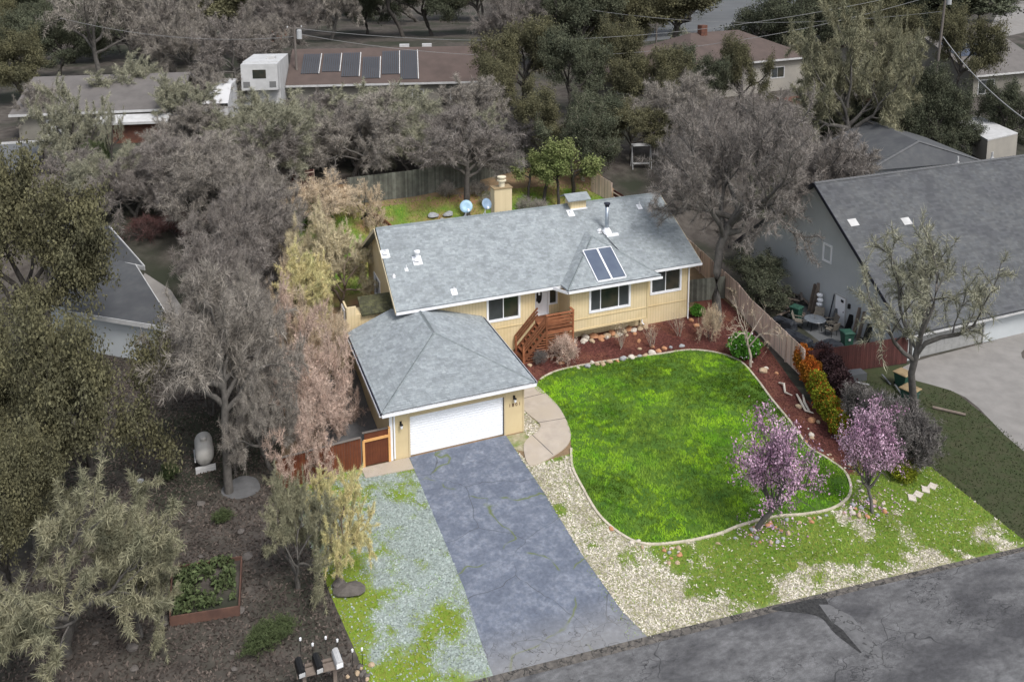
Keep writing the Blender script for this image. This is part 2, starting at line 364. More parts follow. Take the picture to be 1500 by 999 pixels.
# clip polygon (list of (u,v)) to half plane a*u+b*v>=c
def clip(P, a, b, c):
    out = []
    for i in range(len(P)):
        p, q = P[i], P[(i + 1) % len(P)]; dp = a * p[0] + b * p[1] - c; dq = a * q[0] + b * q[1] - c
        if dp >= 0: out.append(p)
        if (dp >= 0) != (dq >= 0): t = dp / (dp - dq); out.append((p[0] + (q[0] - p[0]) * t, p[1] + (q[1] - p[1]) * t))
    return out
def shingles(pts, udir, m, parent, course=.15, tab=.24, seed=1, lift=.017):
    """real shingle tabs laid course by course on a planar roof polygon; udir runs along the eave"""
    rg = random.Random(seed); P0 = Vector(pts[0]); U = Vector(udir).normalized()
    nrm = sum(((Vector(pts[i]) - P0).cross(Vector(pts[i + 1]) - P0) for i in range(1, len(pts) - 1)), Vector()).normalized()
    if nrm.z < 0: nrm = -nrm
    W = nrm.cross(U).normalized()
    if W.z < 0: W = -W
    uv = [((Vector(p) - P0).dot(U), (Vector(p) - P0).dot(W)) for p in pts]
    v0, v1 = min(q[1] for q in uv), max(q[1] for q in uv)
    V, Fq, A = [], [], []; nc = int((v1 - v0) / course) + 1
    for i in range(nc):
        a = v0 + i * course; S = clip(clip(uv, 0, 1, a), 0, -1, -(a + course + .02))
        if len(S) < 3: continue
        u0 = min(q[0] for q in S); u1 = max(q[0] for q in S); u = u0 - rg.random() * tab
        while u < u1:
            wd = tab * rg.uniform(.55, 1.35); Q = clip(clip(S, 1, 0, u + .003), -1, 0, -(u + wd - .003)); u += wd
            if len(Q) < 3: continue
            h = lift * rg.uniform(.7, 1.6); b = len(V)
            for q in Q:
                t = min(max((q[1] - a) / course, 0), 1); V.append(tuple(P0 + U * q[0] + W * q[1] + nrm * (.006 + h * (1 - t))))
            Fq.append(tuple(range(b, b + len(Q)))); A.append(rg.random())
    me = bpy.data.meshes.new('shingle'); me.from_pydata(V, [], Fq); me.materials.append(M[m])
    at = me.attributes.new('rnd', 'FLOAT', 'FACE'); at.data.foreach_set('value', A)
    o = bpy.data.objects.new('shingle', me); link(o, parent); o['kind'] = 'stuff'; return o
def slab(pts, th, name, m, parent):
    b = MB(); lo = [(p[0], p[1], p[2] - th) for p in pts]; n = len(pts); b.v = list(map(tuple, pts)) + lo
    b.f = [tuple(range(n)), tuple(range(2 * n - 1, n - 1, -1))] + [(i, i + n, (i + 1) % n + n, (i + 1) % n) for i in range(n)]
    return b.build(name, m, parent)
def wall(u0, u1, z0, z1, holes, P, mb):
    """wall grid with openings; P(u,z)->point"""
    us = sorted({u0, u1, *[h[0] for h in holes], *[h[1] for h in holes]}); zs = sorted({z0, z1, *[h[2] for h in holes], *[h[3] for h in holes]})
    for i in range(len(us) - 1):
        for j in range(len(zs) - 1):
            uc = (us[i] + us[i + 1]) / 2; zc = (zs[j] + zs[j + 1]) / 2
            if any(h[0] < uc < h[1] and h[2] < zc < h[3] for h in holes): continue
            mb.poly([P(us[i], zs[j]), P(us[i + 1], zs[j]), P(us[i + 1], zs[j + 1]), P(us[i], zs[j + 1])])
def window(parent, u0, u1, z0, z1, P, divs, trim=.13, fm='white', gm='glass', label=None):
    """P(u, z, out): window frame proud of the wall, panes set back"""
    f = empty('window', P(u0, z0, 0), parent=parent); o0 = Vector(P(u0, z0, 0)); q = lambda u, z, d: tuple(Vector(P(u, z, d)) - o0)
    if label: f['label'] = label
    def bx(u0, u1, z0, z1, d0, d1, mb):
        b = len(mb.v); mb.v += [q(u0, z0, d0), q(u1, z0, d0), q(u1, z0, d1), q(u0, z0, d1), q(u0, z1, d0), q(u1, z1, d0), q(u1, z1, d1), q(u0, z1, d1)]
        mb.f += [tuple(b + i for i in k) for k in ((0, 3, 2, 1), (4, 5, 6, 7), (0, 1, 5, 4), (1, 2, 6, 5), (2, 3, 7, 6), (3, 0, 4, 7))]
    t = MB(); bx(u0 - trim, u0, z0 - trim, z1 + trim, -.1, .04, t); bx(u1, u1 + trim, z0 - trim, z1 + trim, -.1, .04, t)
    bx(u0, u1, z0 - trim, z0, -.1, .042, t); bx(u0, u1, z1, z1 + trim, -.1, .042, t); t.build('frame', fm, f)
    us = [u0 + (u1 - u0) * d for d in divs]
    for k in us: s = MB(); bx(k - .025, k + .025, z0, z1, -.09, -.03, s); s.build('mullion', fm, f)
    e = [u0] + us + [u1]
    for i in range(len(e) - 1):
        gm_ = 'screen' if (len(us) == 2 and i != 1) or (len(us) == 1 and i == 0 and u1 - u0 > 1.3) else gm
        g = MB(); g.poly([q(e[i], z0, -.07), q(e[i + 1], z0, -.07), q(e[i + 1], z1, -.07), q(e[i], z1, -.07)]); g.build('pane', gm_, f)
    return f

# ------------------------------------------------------------------ ground, road, paving
ground = drape('ground', [(-160, -60), (420, -60), (420, 480), (-160, 480)], 0, 'litter')
LOT = [(-3.55, -12.6), (23.4, -15.7), (23.35, -9.6), (21.9, -3.0), (28.4, 15.5), (28.5, 34.2), (-1.1, 34.2), (-5.3, -.2), (-4.1, -6.2)]
LOT = [(-3.3, -13.2), (23.3, -16), (23.9, -9.9), (22.4, -3.2), (25.2, 5.4), (27.4, 15.5), (26.8, 33.2), (-1.1, 33.2), (-5.1, 1.0), (-4.6, -3), (-4.0, -8)]
drape('lot_ground', LOT, .004, 'yardsoil')
drape('back_lawn', spline([(-1.2, 18.5), (10, 19), (22, 18.6), (25.8, 20), (26, 26), (22, 28.8), (14, 29.6), (6, 29), (0, 30)]), .008, 'backgrass')
W_OUT = [(6.4, -1.35), (6.95, -.7), (7.6, -.35), (7.95, .25), (7.7, 1.6), (7.55, 4.4), (8.2, 6.5), (9.2, 6.3), (9.3, 4.1), (9.55, 1.6), (9.25, -.6), (8.7, -1.8), (7.6, -2.5), (6.15, -2.85)]
LAWN = [(9.1, 3.5), (9.75, 4.35), (10.9, 4.9), (12.4, 5.), (14.8, 4.85), (17.5, 4.5), (19.7, 4.25), (21.1, 3.3), (21.75, 1.85), (21.35, -.2), (20.75, -2.25), (20.2, -4.5), (19.6, -6.5), (19.75, -7.6), (19.8, -8.7),
        (19.3, -9.65), (18.5, -10.3), (17.3, -10.6), (16., -10.45), (14.7, -10.1), (13.1, -10.), (11.7, -10.1), (10.1, -9.95), (8.6, -9.5), (7.95, -8.7), (7.6, -7.2), (7.75, -5.2), (8., -3.6), (8.7, -2.0), (9.2, -.7), (9.5, .9), (9.42, 2.3)]
LAWNS = spline(LAWN, 5)
DRIVE = [(.9, -.02), (5.95, -.02), (5.97, -5), (5.85, -9), (5.95, -12.2), (6.25, -13.68), (.5, -13.15), (.55, -12), (.8, -9), (.85, -5)]
def chipmask(x, y):          # 1 = green, 0 = white chips
    edge = np.abs(y + 13.75 + (x - 7) * .125)        # distance from the road edge
    n = fbm(x * .8, y * .8, 3); g = .72 + (n - .5) * 4.5 + np.clip((edge - 1.3) * .9, -.8, .75) + (fbm(x * 3.1, y * 3.1, 9, 3) - .5) * 1.6
    strip = np.clip((9.4 - x) * 1.1, 0, 1.6); g = g - strip * (y < -1.5) + np.where(x > 19.5, .6, 0)
    return np.clip(g, .2, 1)
VERGE = [(5.95, -1.2), (6.2, -2.8), (9.4, -2.6), (8.4, -7), (9, -9), (19.5, -9.3), (20.4, -8.6), (21, -7.8), (23.9, -9.9), (23.3, -16), (5.5, -14)]
drape('chip_verge', VERGE, .008, 'verge', .22, chipmask)
drape('corner_gravel', [(5.9, -1.3), (6.3, -1.6), (8, -.4), (8.1, 1.8), (8.3, 6.5), (6.9, 6.5), (6.9, -.1), (5.9, -.1)], .008, 'verge', .2, lambda x, y: np.clip(.3 + (fbm(x * 2, y * 2, 5) - .5) * 3, 0, 1))
def bluemask(x, y):
    n = fbm(x * .5, y * .5, 11); g = .36 + (n - .5) * 4.2 + (fbm(x * 2.6, y * 2.6, 19, 3) - .5) * 2.2 + np.clip((-2.2 - x) * 1.1, 0, 1.4) * (y < -5) + np.clip((y + 1.3) * 1., 0, 1) - np.clip((x - .2) * .4, 0, .3)
    return np.clip(g, 0, 1)
BLUE = [(-4.95, -.1), (1.0, -.05), (1.0, -13.3), (-3.3, -13.2), (-4.0, -8), (-4.6, -3)]
drape('gravel_yard', BLUE, .008, 'blue', .22, bluemask)
drape('side_yard_paving', [(-3.2, .2), (.3, .2), (.5, 9), (-1.6, 9)], .008, 'patch')
drape('mulch_bed', spline([(9.3, 3.6), (8.9, 6.6), (10.5, 7.78), (22.4, 8.5), (23.9, 12), (25.9, 12), (25.0, 4.8), (22.6, -2.6), (21.6, -7.6), (20.1, -9.2), (19, -6), (19.9, -2), (20.8, 1), (19, 4), (12, 4.6)], 4), .010, 'mulch')
lawn = drape('lawn', LAWNS, .016, 'lawn')
drape('driveway', spline(DRIVE[:2], 1, False) + DRIVE[2:], .02, 'drive')
drape('road', [(-160, -13.1 + 18.6), (-160, -60), (160, -60), (160, -36.5), (20, -15.05), (6.9, -13.72), (-.3, -13.05), (-3.5, -12.75), (-14, -12.2)][1:] , .024, 'road')
drape('road_edge', [(-3.3, -12.75), (6.9, -13.66), (15, -14.45), (23.2, -15.4), (23.2, -15.62), (15, -14.72), (6.9, -14.0), (-3.3, -13.1)], .030, 'roadedge')
drape('road_patch', [(13.0, -14.7), (13.35, -14.85), (13.75, -15.6), (13.62, -16.4), (13.6, -17.1), (13.42, -17.62), (13.2, -17.66), (13.02, -17.0), (13.04, -16.2), (12.86, -15.5)], .034, 'patchlight')
drape('road_break', spline([(12.2, -14.3), (13.4, -14.55), (13.1, -15.2), (12.95, -16.2), (12.85, -17.0), (12.6, -16.0), (12.55, -15.1), (11.2, -14.25)], 5), .032, 'tarline')
PAD = spline([(-7.7, .9), (-6.9, 1.5), (-6.2, 1.1), (-6.1, .1), (-6.9, -.2), (-7.6, .2)], 4)
drape('tree_pad', PAD, .006, 'patch')
drape('neighbor_lawn', [(23.95, -9.9), (23.35, -15.6), (30, -16.6), (29.5, -10.5), (31.0, -4.5), (30.9, -2), (26, -1.3), (22.6, -3.3)], .006, 'nblawn')
drape('neighbor_driveway', spline([(29.6, -3.2), (31.2, -2), (39, -1.7), (41.6, -.4), (41.8, -1.6), (39.6, -3), (37.5, -5), (38, -14), (29.2, -16), (29.2, -10.6), (30.8, -6)], 4), .010, 'nbdrive')
drape('neighbor_patio', [(27.6, -.9), (30.9, -1.6), (30.9, 7), (28.6, 7)], .008, 'fargrey')
drape('neighbor_back_lawn', [(38, 19.5), (56, 16), (60, 26), (42, 30)], .008, 'nblawn')
drape('far_street', [tuple(G(u, v)[:2]) for u, v in ((940, 62), (1060, 50), (1200, 20), (1330, -20), (1180, -20), (1010, 5))], .01, 'fargrey')
drape('far_path', [tuple(G(u, v)[:2]) for u, v in ((1440, 62), (1500, 48), (1520, 0), (1470, 5))], .01, 'nbdrive')

# front walk and gate apron as real slabs
def slabbed(name, P, h, m, **t):
    b = MB(); n = len(P); tri = tessellate_polygon([[Vector((p[0], p[1], 0)) for p in P]])
    b.v = [(p[0], p[1], T(p[1]) + h) for p in P] + [(p[0], p[1], T(p[1]) - .05) for p in P]
    b.f = [tuple(x) for x in tri] + [(i, (i + 1) % n, (i + 1) % n + n, i + n) for i in range(n)]
    return b.build(name, m, **t)
slabbed('front_walk', spline(W_OUT, 5), .06, 'walk', kind='structure')
slabbed('gate_apron', [(-1.45, -.05), (.88, -.06), (.88, -1.0), (-1.4, -.85)], .05, 'walk', kind='structure')
# joints in the walk
jm = MB()
for a, b in (((7.85, .35), (9.5, .2)), ((7.6, 2.8), (9.45, 2.9)), ((7.2, -.55), (7.5, -2.45))): jm.bar((*a, .058), (*b, .058), .03, .012)
jm.build('walk_joint', 'dark', kind='structure')
# concrete curb round the lawn
def strip(P, w_, h, closed=True):
    b = MB(); n = len(P)
    for i, p in enumerate(P):
        a = Vector(P[i - 1 if closed or i else i]); c = Vector(P[(i + 1) % n if closed or i < n - 1 else i]); d = (c - a).normalized(); s = Vector((-d.y, d.x)) * w_ / 2; p = Vector(p)
        z = T(p.y); b.v += [(*(p + s), z - .05), (*(p + s), z + h), (*(p - s), z + h), (*(p - s), z - .05)]
    for i in range(n if closed else n - 1):
        j = (i + 1) % n
        for k in range(3): b.f.append((4 * i + k, 4 * i + k + 1, 4 * j + k + 1, 4 * j + k))
    return b
i0 = 9 * 0
strip(LAWNS[5:5 * 28], .11, .07, False).build('lawn_curb', 'curb', label='thin pale concrete curb curving all round the bright green lawn', cat='curb')

# ------------------------------------------------------------------ scatter: grass blades, chips, mulch, litter
rs = np.random.RandomState(7)
def pts_in(P, dens, keep=None):
    P = [tuple(p[:2]) for p in P]; xs = [p[0] for p in P]; ys = [p[1] for p in P]
    n = int((max(xs) - min(xs)) * (max(ys) - min(ys)) * dens); x = rs.uniform(min(xs), max(xs), n); y = rs.uniform(min(ys), max(ys), n)
    k = inpoly(x, y, P); x, y = x[k], y[k]
    if keep is not None: k = rs.rand(len(x)) < keep(x, y); x, y = x[k], y[k]
    return x, y
def gz(y): return np.interp(y, TY, TZ)
def blades(name, x, y, z, h, w_, m, rnd, label):
    n = len(x); a = rs.uniform(0, 2 * np.pi, n); hh = h * rs.uniform(.5, 1.4, n); ln = hh * rs.uniform(.3, 1.1, n); b = rs.uniform(0, 2 * np.pi, n)
    dx, dy = np.cos(a) * w_ / 2, np.sin(a) * w_ / 2; V = np.empty((n, 3, 3))
    V[:, 0] = np.c_[x - dx, y - dy, z]; V[:, 1] = np.c_[x + dx, y + dy, z]; V[:, 2] = np.c_[x + np.cos(b) * ln, y + np.sin(b) * ln, z + hh]
    return mesh_np(name, V.reshape(-1, 3), np.arange(3 * n).reshape(-1, 3), m, attr=rnd, kind='stuff', label=label, cat='ground cover')
def chips(name, x, y, z, l, w_, m, label, tilt=.5):
    n = len(x); a = rs.uniform(0, 2 * np.pi, n); L_ = l * rs.uniform(.5, 1.4, n); W_ = w_ * rs.uniform(.6, 1.3, n)
    d = np.c_[np.cos(a), np.sin(a), rs.uniform(-tilt, tilt, n)] * (L_ / 2)[:, None]; s = np.c_[-np.sin(a), np.cos(a), rs.uniform(-tilt, tilt, n)] * (W_ / 2)[:, None]
    c = np.c_[x, y, z + .012 + .3 * L_ * tilt * rs.rand(n)]; V = np.stack([c - d - s, c + d - s, c + d + s, c - d + s], 1)
    return mesh_np(name, V.reshape(-1, 3), np.arange(4 * n).reshape(-1, 4), m, attr=rs.rand(n), kind='stuff', label=label, cat='ground cover')
x, y = pts_in(LAWNS, 620)
clump = fbm(x * 2.6, y * 3.2, 21, 3); big = fbm(x * .35, y * .35, 33, 2)
k = rs.rand(len(x)) < np.clip(.35 + (clump - .35) * 2.4, .25, 1); x, y, clump, big = x[k], y[k], clump[k], big[k]
blades('lawn_grass', x, y, np.full(len(x), .016), .05 + .08 * clump, .035, 'grassblade', np.clip(.5 + (clump - .47) * 2.6 + (big - .5) * 2.0 - np.clip((x - 17.5) * .12, 0, .35) + rs.uniform(-.15, .15, len(x)), 0, 1), 'thick bright green lawn grass with darker clumps')
RE = lambda x: np.interp(x, [-3.3, 6.9, 15, 23.2], [-12.7, -13.55, -14.35, -15.25])
x, y = pts_in(VERGE, 420, lambda x, y: chipmask(x, y))
k = (y > RE(x)) & ~inpoly(x, y, LAWNS) & ~inpoly(x, y, W_OUT); x, y = x[k], y[k]
blades('verge_grass', x, y, gz(y), .07, .035, 'vergeblade', np.clip(fbm(x * .8, y * .8, 2) + rs.uniform(-.25, .25, len(x)), 0, 1), 'green weeds growing among the white chips beside the road')
x, y = pts_in(VERGE, 420, lambda x, y: 1 - chipmask(x, y) * .97)
k = (y > RE(x) - .25 * rs.rand(len(x)) ** 3) & ~inpoly(x, y, LAWNS) & ~inpoly(x, y, W_OUT) & ~inpoly(x, y, DRIVE); x, y = x[k], y[k]
chips('white_chips', x, y, gz(y), .085, .035, 'chip', 'white stone chips between driveway, lawn and road')
x, y = pts_in([(6.99, -1.1), (7.9, -.4), (7.7, 1.8), (6.99, 1.8)], 200)
chips('corner_chips', x, y, gz(y), .1, .05, 'chip', 'pale chips and weeds in the corner between garage and walk')
x, y = pts_in([(a, max(b, -12.75)) for a, b in BLUE], 330, lambda x, y: 1 - bluemask(x, y) * .9)
k = ~inpoly(x, y, DRIVE); x, y = x[k], y[k]
chips('blue_gravel', x, y, gz(y), .07, .045, 'bluechip', 'pale blue grey gravel left of the driveway')
x, y = pts_in(BLUE, 300, lambda x, y: bluemask(x, y)); k = ~inpoly(x, y, DRIVE); x, y = x[k], y[k]
blades('gravel_weeds', x, y, gz(y), .06, .035, 'vergeblade', np.clip(fbm(x * .8, y * .8, 2) + rs.uniform(-.25, .25, len(x)), 0, 1), 'green weeds creeping over the blue gravel yard')
MUL = [(9.6, 4.6), (9.3, 6.6), (12.8, 7.2), (21.8, 7.6), (25.3, 9.5), (25, 4.8), (22.6, -2.4), (21.2, -7.6), (20.2, -8.6), (19.9, -6), (20.6, -3.4), (21.5, 0), (21.8, 2.2), (20, 4.4), (15, 5), (11, 5)]
x, y = pts_in(MUL, 260); k = ~inpoly(x, y, LAWNS); x, y = x[k], y[k]
chips('mulch_chips', x, y, gz(y), .09, .03, 'mulchchip', 'dark red bark mulch in the curving planting bed')
x, y = pts_in([(-16, -13), (-3.6, -12.6), (-4.2, -6), (-5.2, 1), (-2.5, 18), (-14, 18)], 120); k = ~inpoly(x, y, PAD); x, y = x[k], y[k]
chips('fallen_litter', x, y, gz(y), .1, .045, 'litterchip', 'brown leaf litter and sticks under the oaks left of the lot', .8)
x, y = pts_in([(-2, 19), (26, 19), (26.5, 29), (0, 30)], 70); blades('back_yard_grass', x, y, gz(y), .12, .06, 'vergeblade', rs.rand(len(x)), 'short green grass on the slope behind the house')
x, y = pts_in([(23.9, -9.7), (23.4, -15.4), (29.4, -16), (29.5, -10.5), (30.8, -5.2), (27, -2.6), (23, -3.6)], 60)
M['darkblade'] = mat('dark_blade', (.05, .068, .024), (.04, .054, .02), 1, .95, rnd=.3)
blades('dull_lawn_grass', x, y, gz(y), .08, .06, 'darkblade', rs.rand(len(x)), 'dull olive grass right of the lot beside the neighbour driveway')
# ------------------------------------------------------------------ the cream house
H = empty('house', (11, 7.78, 0), 0, 'cream single storey house with blue grey shingle roof and white garage door', 'house')
Hm = Matrix.Translation((11, 7.78, 0)).inverted()
H.location = (0, 0, 0)
YM, YD, YB, ZE = 7.776, 8.5, 6.81, 4.2
def tri_gable(mb, x, ya, yr, yb_, z0, ze, zr):
    mb.poly([(x, ya, z0), (x, yb_, z0), (x, yb_, ze), (x, yr, zr), (x, ya, ze)])
Px = lambda y: (lambda u, z, d=0: (u, y - d, z))
wb = MB()
wall(2.6, 10.84, 0, 4.3, [(7.85, 9.77, 2.45, 3.88)], lambda u, z: (u, YM, z), wb)
wall(12.8, 18.24, 1.25, 4.3, [(14.2, 16.85, 2.4, 3.74)], lambda u, z: (u, YB, z), wb)
wall(18.24, 21.95, 0, 4.3, [(19.1, 21.2, 2.4, 3.86)], lambda u, z: (u, YM, z), wb)
wall(10.84, 12.8, 0, 4.3, [(11.2, 12.02, 1.9, 3.93), (12.17, 12.62, 2.55, 3.7)], lambda u, z: (u, YD, z), wb)
wb.poly([(12.8, YB, 1.25), (12.8, YD, 1.25), (12.8, YD, 4.3), (12.8, YB, 4.3)]); wb.poly([(18.24, YB, 1.25), (18.24, YM, 1.25), (18.24, YM, 4.3), (18.24, YB, 4.3)])
wb.poly([(10.84, YM, 0), (10.84, YD, 0), (10.84, YD, 4.3), (10.84, YM, 4.3)]); wb.poly([(12.8, YB, 1.25), (18.24, YB, 1.25), (18.24, YM + .1, 1.25), (12.8, YM + .1, 1.25)])
wb.poly([(12.8, YM + .1, 0), (18.24, YM + .1, 0), (18.24, YM + .1, 1.25), (12.8, YM + .1, 1.25)])
zr = lambda y: ZE - .02 + .588 * (y - 7.28) if y < 12.7 else ZE - .02 + .588 * (18.12 - y)
wall(YM, 17.6, 0, 4.1, [(13.9, 15.5, 2.0, 3.3)], lambda u, z: (2.6, u, z), wb)
wb.poly([(2.6, YM, 4.1), (2.6, 17.6, 4.1), (2.6, 17.6, zr(17.6)), (2.6, 12.7, zr(12.7)), (2.6, YM, zr(YM))])
wb.poly([(21.95, YM, 0), (21.95, 17.6, 0), (21.95, 17.6, zr(17.6)), (21.95, 12.7, zr(12.7)), (21.95, YM, zr(YM))])
wb.poly([(2.6, 17.6, 0), (21.95, 17.6, 0), (21.95, 17.6, 4.3), (2.6, 17.6, 4.3)])
wo_ = wb.build('wall', 'siding', H)
# belly bands and corner boards
tb = MB(); bnd = lambda x0, x1, y, z, h=.05: tb.box(x0, x1, y - .035, y + .01, z, z + h)
bnd(7.3, 10.84, YM, 1.86); bnd(12.8, 18.24, YB, 2.1 - .12); bnd(18.24, 21.95, YM, 1.5); bnd(12.8, 18.24, YB, 1.25, .1)
for x, y in ((10.8, YM), (12.82, YB), (18.2, YB), (21.9, YM)): tb.box(x - .06, x + .06, y - .03, y + .02, 1.3, 4.15)
tb.build('trim', mat('trim_cream', (.6, .49, .29), (.54, .43, .25), 2, .8), H)
window(H, 7.85, 9.77, 2.45, 3.88, lambda u, z, d: (u, YM - d, z), [.5])
window(H, 14.2, 16.85, 2.4, 3.74, lambda u, z, d: (u, YB - d, z), [.26, .74])
window(H, 19.1, 21.2, 2.4, 3.86, lambda u, z, d: (u, YM - d, z), [.5])
window(H, 12.17, 12.62, 2.55, 3.7, lambda u, z, d: (u, YD - d, z), [], .08)
window(H, 13.9, 15.5, 2.0, 3.3, lambda u, z, d: (2.6 - d, u, z), [.5])
# front door
d = MB(); d.box(11.22, 12.0, YD + .03, YD + .08, 1.92, 3.92); dr = d.build('front_door', 'white', H)
d = MB(); c = [(11.47 + .19 * math.cos(a), YD + .02, 3.15 + .5 * math.sin(a)) for a in np.linspace(0, 2 * np.pi, 20, endpoint=False)]; d.poly(c); d.build('oval_glass', 'black', dr)
d = MB(); d.box(11.4, 11.53, YD, YD + .012, 3.2, 3.42); d.build('notice', 'white', dr)
d = MB(); d.tube([(11.28, YD + .03, 2.85), (11.28, YD - .04, 2.85)], .03, 8); d.box(11.26, 11.3, YD, YD + .03, 2.9, 3.0); d.build('handle', 'black', dr)
d = MB(); d.box(11.12, 11.21, YD - .05, YD + .08, 1.9, 4); d.box(12.01, 12.1, YD - .05, YD + .08, 1.9, 4); d.box(11.21, 12.01, YD - .05, YD + .02, 1.86, 1.93); d.build('door_frame', 'white', H)
# main roof
RX0, RX1 = 2.1, 22.5
zM = lambda y: ZE + .588 * (y - 7.28)
front = [(RX0, 7.28, ZE), (RX1, 7.28, ZE), (RX1, 12.72, zM(12.72)), (RX0 + .1, 12.72, zM(12.72))]
back = [(RX0 + .1, 12.72, zM(12.72)), (RX1, 12.72, zM(12.72)), (RX1, 18.2, ZE - .02), (RX0, 18.2, ZE - .02)]
rf = slab(front, .12, 'roof', 'shingle', H); shingles(front, (1, 0, 0), 'shingle', rf, seed=3)
rb = slab(back, .12, 'roof', 'shingle', H); shingles(back, (1, 0, 0), 'shingle', rb, course=.3, tab=.6, seed=4)
zb_ = lambda y: ZE + .588 * (y - 6.3)
bay = [[(12.4, 6.3, ZE + .012), (18.86, 6.3, ZE + .012), (15.63, 9.53, zb_(9.53) + .012)],
       [(12.4, 6.3, ZE + .012), (15.63, 9.53, zb_(9.53) + .012), (15.63, 10.55, zb_(9.53) + .012), (12.4, 7.3, ZE + .012)],
       [(18.86, 6.3, ZE + .012), (18.86, 7.3, ZE + .012), (15.63, 10.55, zb_(9.53) + .012), (15.63, 9.53, zb_(9.53) + .012)]]
rby = MB(); [rby.poly(p) for p in bay]; rbo = rby.build('bay_roof', 'shingle', H)
shingles(bay[0], (1, 0, 0), 'shingle', rbo, seed=5); shingles(bay[1], (0, 1, 0), 'shingle', rbo, seed=6); shingles(bay[2], (0, 1, 0), 'shingle', rbo, seed=7)
rby = MB(); rby.poly([(12.42, 6.32, 4.1), (18.84, 6.32, 4.1), (18.84, 7.4, 4.1), (12.42, 7.4, 4.1)]); rby.poly([(RX0, 7.3, 4.05), (RX1, 7.3, 4.05), (RX1, YM + .05, 4.05), (RX0, YM + .05, 4.05)]); rby.build('soffit', 'white', H)
def caps(name, a, b, parent, wd=.26, step=.2, seed=0, m_='ridgecap'):
    rg = random.Random(seed); a = Vector(a); b = Vector(b); n = max(2, int((b - a).length / step)); m = MB(); side = (b - a).cross(Vector((0, 0, 1))).normalized() * wd / 2
    for i in range(n):
        p = a.lerp(b, i / n); q = a.lerp(b, (i + 1.25) / n); z0 = Vector((0, 0, .04)); dn = Vector((0, 0, -.02 - .03))
        m.poly([p + side + dn + z0 * .4, p + z0 * 1.5, q + z0 * .9, q + side + dn]); m.poly([p + z0 * 1.5, p - side + dn + z0 * .4, q - side + dn, q + z0 * .9])
    return m.build(name, m_, parent)
caps('ridge_cap', front[3], front[2], H); caps('ridge_cap', bay[0][0], bay[0][2], H, .22); caps('ridge_cap', bay[0][1], bay[0][2], H, .22)
# gutters: white trough, dark inside
def gutter(name, a, b, parent, out, wd=.11, h=.15, m='white'):
    a = Vector(a); b = Vector(b); o = Vector(out).normalized() * wd; t = MB(); z = Vector((0, 0, 1))
    t.bar(a + o - z * h / 2, b + o - z * h / 2, .015, h); t.bar(a + o * .5 - z * h, b + o * .5 - z * h, wd, .02); g = t.build(name, m, parent)
    i = MB(); i.poly([a + o * .04 - z * .05, b + o * .04 - z * .05, b + o * .93 - z * .04, a + o * .93 - z * .04]); i.build('gutter_trough', 'dark', g); return g
gutter('gutter', (RX0, 7.28, 4.19), (11.9, 7.28, 4.19), H, (0, -1, 0)); gutter('gutter', (12.4, 6.28, 4.19), (18.9, 6.28, 4.19), H, (0, -1, 0))
gutter('gutter', (18.88, 7.28, 4.19), (RX1, 7.28, 4.19), H, (0, -1, 0)); gutter('gutter', (11.9, 7.2, 4.19), (12.4, 6.26, 4.19), H, (-.9, -.45, 0))
fb = MB(); fb.bar((RX0, 7.29, 4.07), (RX1, 7.29, 4.07), .03, .17); fb.bar((12.4, 6.3, 4.07), (18.86, 6.3, 4.07), .03, .17); fb.bar((12.4, 6.3, 4.07), (11.9, 7.28, 4.07), .03, .17); fb.bar((18.86, 6.3, 4.07), (18.86, 7.28, 4.07), .03, .17); fb.build('fascia', 'white', H)
fb = MB()
for x in (RX1 + .015, RX0 - .015):
    fb.bar((x, 7.28, 4.1), (x, 12.72, 7.3), .03, .2); fb.bar((x, 12.72, 7.3), (x, 18.2, 4.08), .03, .2)
fb.build('barge_board', mat('barge_cream', (.6, .52, .36), None), H)
def downspout(pts, parent, m='white'):
    t = MB(); [t.bar(pts[i], pts[i + 1], .075, .055, (0, 1, 0)) for i in range(len(pts) - 1)]; return t.build('downspout', m, parent)
downspout([(22.0, 7.2, 4.05), (21.85, 7.7, 3.75), (21.85, 7.7, .45), (21.7, 7.45, .35)], H)
downspout([(18.32, 7.62, 1.7), (18.32, 7.62, .6), (18.5, 7.3, .4)], H)
# garage
W_, GE, GR, GY = 6.955, 2.83, 4.08, 4.23
wb = MB(); wall(0, W_, 0, 2.8, [(.99, 5.87, -.01, 2.13)], lambda u, z: (u, 0, z), wb)
wb.poly([(0, 0, 0), (0, 9.2, 0), (0, 9.2, 2.8), (0, 0, 2.8)]); wb.poly([(W_, 0, 0), (W_, YM, 0), (W_, YM, 2.8), (W_, 0, 2.8)])
wb.poly([(0, 8.3, 0), (2.6, 8.3, 0), (2.6, 8.3, 3.6), (0, 8.3, 2.9)]); wb.build('garage_wall', 'stucco', H)
tb = MB(); tb.box(.9, .98, -.03, .02, 0, 2.2); tb.box(5.88, 5.97, -.03, .02, 0, 2.2); tb.box(.98, 5.88, -.03, .02, 2.13, 2.21); tb.box(W_ - .05, W_ + .02, -.03, .02, 0, 2.75); tb.build('garage_trim', mat('garage_trim', (.55, .45, .29), None), H)
tb = MB(); tb.box(-.03, .12, -.04, .05, .05, 2.72); tb.build('corner_board', 'white', H)
gd = empty('garage_door', (3.43, .1, 0), parent=H)
